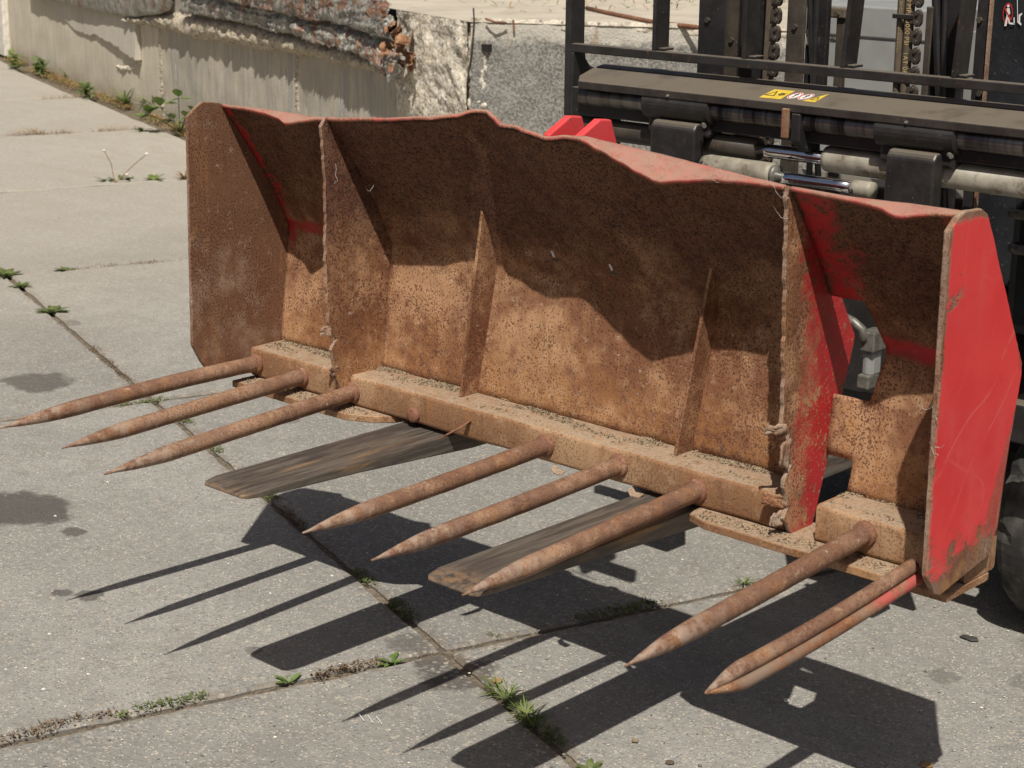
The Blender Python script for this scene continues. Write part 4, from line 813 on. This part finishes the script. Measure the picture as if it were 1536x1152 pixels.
# rusty lip of the right channel
x_ = at(1, 1.115, 1484, 50).x; G().box((x_, 1.105, .3), (x_ + .005, 1.118, 2.6)).mk('channel_lip', M['rust_edge'], fl)
def hose(u0, v0, u1, v1, y, rad, mat):
    a = at(1, y, u0, v0); b_ = at(1, y, u1, v1); dz = (b_ - a); b2 = a + dz * 2.4; a2 = a - dz * 1.3
    G().tube([a2, a, b_, b2], rad, 14).mk('hose', M[mat], fl, smooth=True); return a, b_
hose(1353, 0, 1344, 150, 1.12, .0105, 'hose'); ha, hb = hose(1366, 0, 1356, 150, 1.115, .0125, 'hose')
def print_on(txt, org, xdir, ydir, size, mat, parent, name='print'):
    cu = bpy.data.curves.new(name, 'FONT'); cu.body = txt; cu.size = size; cu.extrude = 0; cu.space_character = 1.1
    o = bpy.data.objects.new(name, cu); C.objects.link(o); bpy.context.view_layer.update()
    me = bpy.data.meshes.new_from_object(o); bpy.data.objects.remove(o)
    z = xdir.cross(ydir); Mx = Matrix(((xdir.x, ydir.x, z.x, org.x), (xdir.y, ydir.y, z.y, org.y), (xdir.z, ydir.z, z.z, org.z), (0, 0, 0, 1)))
    me.transform(Matrix.Translation(-Vector(parent.matrix_world.translation)) @ Mx); me.materials.clear(); me.materials.append(mat)
    n = bpy.data.objects.new(name, me); C.objects.link(n); n.parent = parent; return n
dn = (hb - ha).normalized(); fr_n = Vector((.35, -1, 0)).normalized(); side = dn.cross(fr_n).normalized() * -1
print_on('WP 21.0 MPA 3000 PSI   1AT 06', ha - dn * .06 + fr_n * .0133 + side * .006 * -1, dn, fr_n.cross(dn).normalized(), .0165, M['gold'], fl)
hc = at(1, 1.12, 1353, 0); print_on('1SN DN6 EN 853 06 11 1SN DN6 EN 853', hc - dn * .04 + fr_n * .0113 + Vector((-.003, 0, 0)), dn, fr_n.cross(dn).normalized(), .009, M['gold'], fl)
# more hoses, clamps and bolts round the mast
for (u0, u1, y, rd) in ((1215, 1222, 1.30, .009), (1226, 1219, 1.29, .009), (1404, 1410, 1.17, .011), (1418, 1414, 1.16, .008)): hose(u0, 0, u1, 150, y, rd, 'mastb')
for (u, v, y) in ((1062, 30, 1.12), (1062, 150, 1.12), (1098, 60, 1.14), (1193, 40, 1.12), (1193, 210, 1.12), (1470, 30, 1.12), (1470, 140, 1.12), (1250, 60, 1.36), (1250, 150, 1.36), (1256, 21, 1.35)):
    p = at(1, y, u, v); G().tube([p + Vector((0, .002, 0)), p + Vector((0, -.007, 0))], .008, 6).mk('bolt', M['mast'], fl)
for v in (25, 118): 
    p = at(1, 1.10, 1356, v); G().box((p.x - .034, 1.098, p.z - .006), (p.x + .030, 1.106, p.z + .006)).mk('hose_clamp', M['mastb'], fl, bevel=.002)
# leaf chains
def chain(u, v0, v1, y, pitch):
    a = at(1, y, u, v0); b_ = at(1, y, u - 14 * (v1 - v0) / 220, v1); L = (b_ - a); n = int(L.length / pitch); t = L.normalized(); lk = None
    for k in range(n + 1):
        p = a + t * pitch * k
        if lk is None:
            g = G(); w2, h2 = .0125, pitch * .47; pts = [(math.cos(an) * w2 * (1 if abs(math.sin(an)) < .75 else .9), math.sin(an) * h2) for an in [2 * math.pi * q / 14 for q in range(14)]]
            pts = [(max(-.011, min(.011, x)), z) for x, z in pts]
            g.prism(pts, 1, -.006, .006); pin = G()
            for dz in (-pitch * .25, pitch * .25): g.tube([(0, -.011, dz), (0, .0, dz)], .0052, 8)
            g.box((-.022, .0, -pitch * .30), (-.010, .01, pitch * .30))
            me = bpy.data.meshes.new('chain_link'); me.from_pydata([tuple(q) for q in g.v], [], g.f); me.materials.append(M['mast']); lk = me
        o = bpy.data.objects.new('chain_link', lk); C.objects.link(o); o.parent = fl; o.location = p - Vector(fl.location)
chain(1170, -30, 330, 1.10, .0475); chain(1381, -30, 190, 1.10, .0475)
# engine-side details behind the mast
def px_box(name, u0, v0, u1, v1, y, dy, mat, bev=.004):
    a = at(1, y, u0, v1); b_ = at(1, y, u1, v0); return G().box((a.x, y, a.z), (b_.x, y + dy, b_.z)).mk(name, M[mat], fl, bevel=bev)
px_box('bracket_box', 1232, 20, 1268, 420, 1.36, .02, 'mast'); px_box('bracket_cap', 1236, 13, 1268, 26, 1.35, .02, 'hose')
px_box('lock_plate', 1209, 44, 1225, 53, 1.31, .012, 'white_bit'); px_box('lock_plate', 1208, 55, 1226, 68, 1.31, .012, 'white_bit')
px_box('battery_cover', 1205, 50.2, 1420, 300, 1.95, .9, 'grey_panel', .006); px_box('battery_lid', 1205, 17, 1420, 49.6, 1.944, .9, 'grey_panel', .006)
px_box('front_cowl', 1440, -60, 1640, 420, 1.33, .5, 'cowl', .01); px_box('mast_base', 1050, 300, 1460, 560, 1.30, .12, 'mastb', .01)
px_box('floor_plate', 1200, 420, 1560, 640, 1.62, 1.2, 'cowl', .02)
px_box('hood_panel', 1500, 300, 1700, 500, 1.10, .3, 'cowl', .03)
for v0, v1 in ((318, 336), (374, 386)): 
    a = at(1, 1.09, 1515, v0); b_ = at(1, 1.09, 1620, v1); G().tube([(a.x, 1.10, (a.z + b_.z) / 2), (a.x + .02, 1.085, (a.z + b_.z) / 2), (b_.x, 1.085, (a.z + b_.z) / 2)], .013, 10).mk('hood_ridge', M['galvd'], fl, smooth=True)
px_box('hydraulic_block', 1288, 500, 1312, 526, .62, .06, 'galvd'); px_box('hydraulic_block', 1284, 565, 1303, 582, .62, .05, 'galvd'); px_box('tilt_cylinder', 1290, 527, 1309, 566, .63, .05, 'grey_panel', .012)
g = G(); e0 = at(1, .62, 1280, 490); g.tube([e0 + Vector((-.03, 0, .02)), e0 + Vector((.0, 0, .012)), e0 + Vector((.025, 0, -.002)), e0 + Vector((.03, 0, -.03))], .011, 10); g.mk('hydraulic_elbow', M['galvd'], fl, smooth=True)
G().box((1.30, .78, .70), (1.72, .80, 1.12)).mk('backing_plate', M['mastb'], fl, bevel=.004)
# pictogram on the cowl: person in a red ring next to raised forks
yp = 1.326
def Q(u, v, h=0): p = at(1, yp, u, v); p.y -= h; return p
ppx = Q(1512, 20); sxp = (Q(1522, 20) - Q(1512, 20)).length / 10
V = [ppx + Vector((math.cos(a) * 7.5 * sxp * q, -.001, math.sin(a) * 14 * sxp * q)) for q in (.86, 1) for a in [2 * math.pi * k / 28 for k in range(28)]]
mesh('prohibition_ring', V, [(k, (k + 1) % 28, 28 + (k + 1) % 28, 28 + k) for k in range(28)], M['sred'], fl)
def poly(name, pts, mat, h=.002): return flat(name, [Q(u, v, h) for u, v in pts], M[mat], fl)
poly('slash', [(1507, 12), (1508.5, 11), (1518, 29), (1516.5, 30)], 'sred', .003)
n = 14; hc_ = Q(1513, 9, .002); flat('figure_head', [hc_ + Vector((math.cos(2 * math.pi * k / n), 0, math.sin(2 * math.pi * k / n))) * 1.9 * sxp for k in range(n)], M['white'], fl)
poly('figure_body', [(1511, 12), (1515, 12), (1516, 20), (1513.5, 23), (1510.5, 23), (1510, 18)], 'white')
poly('figure_leg', [(1510.5, 23), (1513.5, 23), (1510, 39), (1507, 39)], 'white'); poly('figure_leg', [(1512, 23), (1514, 23), (1515.5, 34), (1513.5, 35)], 'white')
poly('fork_symbol', [(1515, 33.5), (1522, 34.5), (1522, 37), (1514, 36)], 'white'); poly('fork_symbol', [(1521, 26), (1522.5, 26), (1522.5, 37), (1521, 37)], 'white')
poly('fork_symbol', [(1526, -8), (1527, -8), (1527.5, 34), (1526.5, 34)], 'white'); poly('fork_symbol', [(1528.5, 22), (1534, 19), (1533.5, 22), (1531, 24), (1530.5, 33), (1533, 36), (1532, 38), (1528, 35)], 'white')
# front wheels
def wheel(xi, xo, yc, R_):
    t = G(); prof = [(xi + .012, R_ - .10), (xi, R_ - .05), (xi + .006, R_ - .022), (xi + .03, R_ - .006), (xi + .06, R_), (xo - .06, R_), (xo - .03, R_ - .006), (xo - .006, R_ - .022), (xo, R_ - .05), (xo - .012, R_ - .10)]
    n = 72; V = []; F = []
    for k in range(n):
        an = 2 * math.pi * k / n; 
        for j, (x, r_) in enumerate(prof):
            gr = .012 if (k % 6 == 0 and 1 < j < 8 and j not in (4, 5)) else 0; V.append((x, yc + math.cos(an) * (r_ - gr), R_ + math.sin(an) * (r_ - gr)))
    m_ = len(prof)
    for k in range(n):
        for j in range(m_ - 1): F.append((k * m_ + j, k * m_ + j + 1, ((k + 1) % n) * m_ + j + 1, ((k + 1) % n) * m_ + j))
    wt = mesh('wheel', V, F, M['tyre'], fl, smooth=False); 
    t = G().tube([(xi + .03, yc, R_), (xo - .03, yc, R_)], R_ - .095, 32); rm = mesh('rim', [v - Vector(fl.location) for v in t.v], t.f, M['cowl']); rm.parent = wt; rm.matrix_local = Matrix.Identity(4)
wheel(1.675, 1.90, 1.40, .31); wheel(.40, .62, 1.40, .31)
G().tube([(.62, 1.40, .31), (1.675, 1.40, .31)], .06, 12).mk('axle', M['mastb'], fl)
G().box((.45, 1.55, .35), (1.65, 3.4, .95)).mk('chassis', M['cowl'], fl, bevel=.03)
G().box((1.66, 1.10, .60), (2.05, 1.75, .66)).mk('mudguard', M['cowl'], fl, bevel=.02)

# ================================================================== PLANTS AND GROUND LITTER
pl = random.Random(3)
def leaf_face(V, F, base_, dirv, l, wd, curl=.3):
    dirv = dirv.normalized(); s = dirv.cross(Vector((0, 0, 1))); s = (s if s.length > .05 else Vector((1, 0, 0))).normalized(); n = len(V); up = s.cross(dirv)
    for q, ww in ((0, .12), (.25, .75), (.55, 1), (.8, .65), (1, .05)):
        c = base_ + dirv * l * q + up * (-curl * l * q * q + .15 * l * q); V += [c - s * wd / 2 * ww, c + up * (-wd * .12 * ww), c + s * wd / 2 * ww]
    for k in range(4):
        for j in range(2): a = n + k * 3 + j; F.append((a, a + 1, a + 4, a + 3))
def weed(name, c, label, kind='leafy', r_=.05, n=14, mat='leaf', spread=None, cat='weed', group='weeds growing in the joints and along the wall'):
    V = []; F = []; c = Vector(c)
    for _ in range(n):
        off = Vector((0, 0, 0))
        if spread: t = pl.uniform(-1, 1); off = Vector(spread) * t + Vector((pl.uniform(-1, 1), pl.uniform(-1, 1), 0)) * .012
        an = pl.uniform(0, 2 * math.pi)
        if kind == 'rosette' and pl.random() < .35: leaf_face(V, F, c + off, Vector((math.cos(an), math.sin(an), pl.uniform(.3, 1.2))), r_ * pl.uniform(.3, .6), r_ * .1, .4)
        elif kind == 'rosette':
            leaf_face(V, F, c + off, Vector((math.cos(an), math.sin(an), pl.uniform(.15, .7))), r_ * pl.uniform(.6, 1.1), r_ * pl.uniform(.28, .42), .3)
        elif kind == 'grass':
            leaf_face(V, F, c + off, Vector((math.cos(an) * .6, math.sin(an) * .6, pl.uniform(.3, 1.1))), r_ * pl.uniform(.5, 1.2), r_ * .07, .55)
        elif kind == 'bushy':
            h = r_ * pl.uniform(.02, .75); q = c + off + d_w * pl.gauss(0, .32) * r_ * 1.6 + n_w * pl.uniform(-.1, .5) * r_ * .5 + Vector((0, 0, h)); leaf_face(V, F, q, Vector((math.cos(an), math.sin(an), pl.uniform(-.2, .8))), r_ * pl.uniform(.25, .5), r_ * .2, .2)
        elif kind == 'mat':
            q = c + off + Vector((pl.uniform(-1, 1), pl.uniform(-1, 1), 0)) * r_ * .5 + Vector((0, 0, pl.uniform(0, .012))); leaf_face(V, F, q, Vector((math.cos(an), math.sin(an), pl.uniform(.1, 1.2))), pl.uniform(.006, .015), .0042, .2)
    o = mesh(name, V, F, M[mat], None, smooth=True); return tag(o, label, cat, group)
def g0(u, v): p = at(2, 0, u, v); p.z = -.006; return p
J = U.copy(); K = Wd.copy()
W_ = [
 ('weed', (10, 414), 'green leafy weed at the left edge where two slab joints cross', 'rosette', .09, 22, 'leaf_d', None),
 ('weed', (30, 430), 'second leafy weed down the diagonal joint from the left edge crossing', 'rosette', .08, 20, 'leaf_d', None),
 ('weed', (78, 468), 'flat spreading weed in the diagonal joint left of the end plate, beside a dark patch', 'rosette', .085, 24, 'leaf_d', None),
 ('weed', (100, 405), 'small rosette weed alone in the cross joint between left edge and bucket', 'rosette', .075, 14, 'leaf_d', None),
 ('moss_strip', (215, 604), 'low green moss strip in the joint behind the leftmost tine', 'mat', .04, 260, 'leaf_d', K * .10),
 ('moss_strip', (280, 633), 'small moss tuft in the joint between first and second tine', 'mat', .03, 110, 'leaf_d', J * .03),
 ('moss_strip', (326, 676), 'small moss tuft in the joint just below the third tine', 'mat', .03, 90, 'leaf_d', J * .035),
 ('moss_strip', (408, 746), 'green moss tuft beside the tip of the left lift fork', 'mat', .03, 150, 'leaf_d', J * .03),
 ('moss_strip', (546, 866), 'dark moss in shadow left of the tip of the sixth tine', 'mat', .03, 170, 'leaf_d', J * .05),
 ('moss_strip', (603, 915), 'moss tuft where the fork shadow crosses the diagonal joint', 'mat', .04, 260, 'leaf_d', J * .07),
 ('moss_strip', (925, 916), 'long moss strip in the shaded cross joint under the tines', 'mat', .04, 420, 'leaf_d', K * .13),
 ('weed', (586, 991), 'yellow green rosette with broad leaves in the joint below the fork shadow', 'rosette', .045, 20, 'leaf', None),
 ('weed', (433, 1021), 'broad leaved rosette left of the other one in the lower joint', 'rosette', .045, 18, 'leaf', None),
 ('moss_strip', (255, 1055), 'mossy green strip in the lower left joint', 'mat', .03, 300, 'leaf_d', K * .085),
 ('weed', (184, 1074), 'tiny pale tuft at the left end of the lower mossy strip', 'mat', .022, 50, 'grass', None),
 ('weed', (742, 953), 'tiny grass sprout right of the damp patch', 'grass', .03, 22, 'grass', None),
 ('weed', (755, 1045), 'pale grass tuft upper one in the joint by the lower middle', 'grass', .06, 60, 'grass', J * .05),
 ('weed', (795, 1080), 'fuller grass tuft below the pale one in the lower middle joint', 'grass', .06, 80, 'grass', J * .04),
 ('moss_strip', (830, 1106), 'brownish green moss clump lowest but one in the diagonal joint', 'mat', .03, 180, 'leaf_d', J * .05),
 ('weed', (885, 1152), 'green tuft cut by the bottom edge of the photo', 'rosette', .04, 16, 'leaf_d', None),
 ('weed', (1115, 876), 'little green sprout on the concrete beside the seventh tine', 'grass', .045, 34, 'grass', None),
 ('weed', (1212, 862), 'tiny weed beneath the right foot plate in half shade', 'rosette', .03, 8, 'leaf_d', None),
 ('weed', (64, 110), 'bushy green weed at the wall foot nearest the white pillar but one', 'bushy', .20, 90, 'leaf', None),
 ('weed', (26, 103), 'pale upright weed at the wall foot right beside the white pillar', 'bushy', .20, 60, 'grass', None),
 ('weed', (132, 146), 'low bright green weed at the wall foot where a cross joint begins', 'bushy', .17, 80, 'leaf', None),
 ('weed', (104, 118), 'grassy green tuft at the wall foot between two leafy weeds', 'grass', .16, 34, 'grass', None),
 ('weed', (188, 156), 'tall grassy tuft at the wall foot below the plaster chip', 'grass', .22, 44, 'grass', None),
 ('weed', (232, 168), 'narrow grassy clump at the wall foot beside the pebble strip', 'grass', .24, 40, 'grass', None),
 ('weed', (214, 196), 'small green seedling on the slab before the wall', 'rosette', .10, 9, 'leaf', None),
 ('weed', (230, 270), 'small yellow green plant in the joint left of the bucket', 'rosette', .09, 12, 'grass', None),
 ('weed', (276, 268), 'dry grass tuft peeking out behind the left end plate', 'grass', .10, 40, 'dry', None),
 ('weed', (40, 202), 'brownish low tuft in the upper left joint', 'grass', .09, 60, 'dry', K * .12),
 ('weed', (85, 200), 'dry low growth in the upper joint beside a pale stripe', 'grass', .07, 60, 'dry', K * .15),
 ('weed', (178, 195), 'rusty brown dry growth in the upper joint near the wall', 'grass', .07, 70, 'dry', K * .2),
 ('weed', (95, 147), 'dry growth in the topmost joint', 'grass', .07, 60, 'dry', K * .2),
 ('weed', (175, 270), 'low leafy base of the thin stalked plant in the third joint', 'rosette', .09, 26, 'leaf_d', K * .08),
 ('moss_strip', (175, 398), 'orange brown dry moss in the cross joint left of the bucket', 'mat', .03, 160, 'drymoss', K * .24),
 ('moss_strip', (250, 393), 'dry moss in the same joint close to the left end plate', 'mat', .03, 120, 'drymoss', K * .16),
 ('moss_strip', (30, 1103), 'dry brown moss line in the lowest left joint', 'mat', .03, 200, 'drymoss', K * .09),
 ('moss_strip', (120, 1080), 'brown dry moss between the pale tuft and the left edge', 'mat', .02, 160, 'drymoss', K * .09),
 ('moss_strip', (520, 1003), 'dry reddish moss in the joint between the two rosettes', 'mat', .02, 200, 'drymoss', K * .09),
 ('moss_strip', (440, 778), 'dry brown growth in the diagonal joint inside the shadow', 'mat', .03, 200, 'drymoss', J * .12),
 ('moss_strip', (165, 545), 'dry grey green growth in the diagonal joint above the leftmost tine', 'mat', .03, 220, 'drymoss', J * .30),
]
for (nm, px, lb, kd, r_, n, mt, sp) in W_: weed(nm, g0(*px), lb, kd, r_, n, mt, sp)
# broad leaved plant by the left end plate
bp_ = empty('broad_leaved_plant', g0(270, 198), 'bright broad leaved green plant at the wall foot just left of the bucket', 'plant'); c0 = Vector(bp_.location)
for (dx, dz, l, sz) in ((-.10, .20, .18, .14), (.02, .27, .2, .12), (-.17, .14, .15, .13), (.06, .12, .12, .09), (-.02, .10, .1, .09), (.10, .17, .1, .07)):
    side = Vector((.733, .68, 0)); tipp = c0 + side * dx * 1.2 + Vector((0, -.03, dz)); G().tube([c0, c0.lerp(tipp, .6) + Vector((0, 0, .01)), tipp], .004, 5).mk('stem', M['leaf_d'], bp_)
    V = []; F = []; leaf_face(V, F, tipp, side * (1 if dx > 0 else -1) + Vector((.1, -.5, .1)), sz, sz * .9, .25); leaf_face(V, F, tipp, side * (-.4) + Vector((-.2, -.6, -.3)), sz * .7, sz * .6, .2); leaf_face(V, F, tipp - Vector((0, 0, .04)), side * .6 * (-1 if dx > 0 else 1) + Vector((.2, -.7, .2)), sz, sz * .8, .3); leaf_face(V, F, tipp + Vector((0, 0, .01)), Vector((.3, -.4, .8)), sz * .8, sz * .7, .4); mesh('leaf', V, F, M['leaf'], bp_, smooth=True)
# thin stalks with small flower heads
st = empty('stalk_plant', g0(172, 274), 'thin dry plant with two long stalks and pale flower heads in the third joint', 'plant'); c0 = Vector(st.location)
for (u, v) in ((156, 226), (220, 231), (190, 262)):
    tgt = at_plane(c0, Vector((-.653, .707, 0)), u, v); G().tube([c0, c0.lerp(tgt, .5) + Vector((.01, .01, .02)), tgt], .0028, 5).mk('stalk', M['dry'], st); bm_ = G().tube([tgt - Vector((0, 0, .008)), tgt, tgt + Vector((0, 0, .01))], [.006, .011, .005], 8); bm_.mk('flower_head', M['white_pillar'], st)
# dry grass fringe at the wall foot and grass up on the platform
def fringe(name, f, n, l, mat, kind='stuff'):
    V = []; F = []
    for _ in range(n):
        p = f(); an = pl.uniform(0, 6.28); leaf_face(V, F, p, Vector((math.cos(an) * .8, math.sin(an) * .8, pl.uniform(.2, 1.))), l * pl.uniform(.4, 1.2), l * .09, .5)
    tag(mesh(name, V, F, M[mat], None, smooth=True), kind='stuff'); 
def wf():
    s = pl.uniform(.2, 8)
    while nz((s * 1.3, 0, 0), 1) < -.12: s = pl.uniform(.2, 8)
    return wp(s, -.01, abs(pl.gauss(.04, .06)) + .01)
fringe('dry_grass_fringe', wf, 3200, .065, 'dry'); fringe('green_grass_fringe', wf, 700, .07, 'grass')
fringe('platform_grass', lambda: at(2, ZT, pl.gauss(1090, 160), pl.uniform(-12, 6) if pl.random() < .75 else pl.uniform(4, 16)), 260, .10, 'grass')
fringe('platform_dry_grass', lambda: at(2, ZT, pl.uniform(700, 1400), pl.uniform(-20, 22)), 160, .09, 'dry')
# grit scattered on the concrete
V = []; F = []; ci = []
for _ in range(2600):
    u = pl.uniform(-30, 1560); v = pl.uniform(330, 1160) if pl.random() < .7 else pl.uniform(150, 400)
    p = at(2, 0.0015, u, v)
    if p.length > 9: continue
    r_ = min(.0065, .0014 + pl.expovariate(900)); n = len(V); h = r_ * .5; k0 = pl.random()
    for q in range(5): an = 2 * math.pi * (q + k0) / 5; rr = r_ * pl.uniform(.7, 1.2); V.append((p.x + math.cos(an) * rr, p.y + math.sin(an) * rr, p.z))
    V.append((p.x, p.y, p.z + h)); F += [(n + q, n + (q + 1) % 5, n + 5) for q in range(5)]; ci += [pl.choice((0, 0, 1, 2))] * 5
tag(mesh('grit', V, F, [M['ground'], M['white_pillar'], M['mast']], None, idx=ci), kind='stuff')
def chip(name, u, v, r_, mat, label, cat, n=7, h=.006, stretch=(1, 1)):
    p = at(2, .002, u, v); pts = [(p.x + math.cos(2 * math.pi * k / n) * r_ * stretch[0] * pl.uniform(.75, 1.15), p.y + math.sin(2 * math.pi * k / n) * r_ * stretch[1] * pl.uniform(.75, 1.15)) for k in range(n)]
    return tag(G().prism(pts, 2, .002, .002 + h).mk(name, M[mat], None, bevel=.0015), label, cat)
chip('rubber_scrap', 1455, 958, .026, 'tyre', 'small dark rubber scrap on the concrete right of the bucket shadow', 'scrap', 5, .003, (1.3, .7))
chip('dry_leaf', 1390, 1148, .018, 'dry', 'tan dry leaf at the bottom right of the concrete', 'leaf', 6, .004); chip('dry_leaf', 1005, 1144, .012, 'hose', 'brown dry leaf at the bottom edge below the double tine', 'leaf', 6, .003)
chip('pebble', 1180, 1052, .008, 'white_pillar', 'pale pebble in the light patch of the bucket shadow', 'pebble'); chip('pebble', 952, 1112, .009, 'log', 'tan pebble near the bottom below the seventh tine', 'pebble'); chip('pebble', 765, 1038, .011, 'white_pillar', 'white pebble beside the pale grass tuft', 'pebble'); chip('pebble', 745, 1022, .015, 'dry', 'orange tan stone chip in the joint above the grass tufts', 'pebble')
for k, (u, v) in enumerate(((546, 1081), (560, 1084), (573, 1086))):
    p = at(2, .0035, u, v); q = at(2, .0035, u - 8, v - 11); tag(G().tube([p, q], .0012, 4).mk('straw', M['white'], None), ('left', 'middle', 'right')[k] + ' one of three pale straw slivers on the ground by the fourth tine shadow', 'straw', 'pale slivers on the ground')
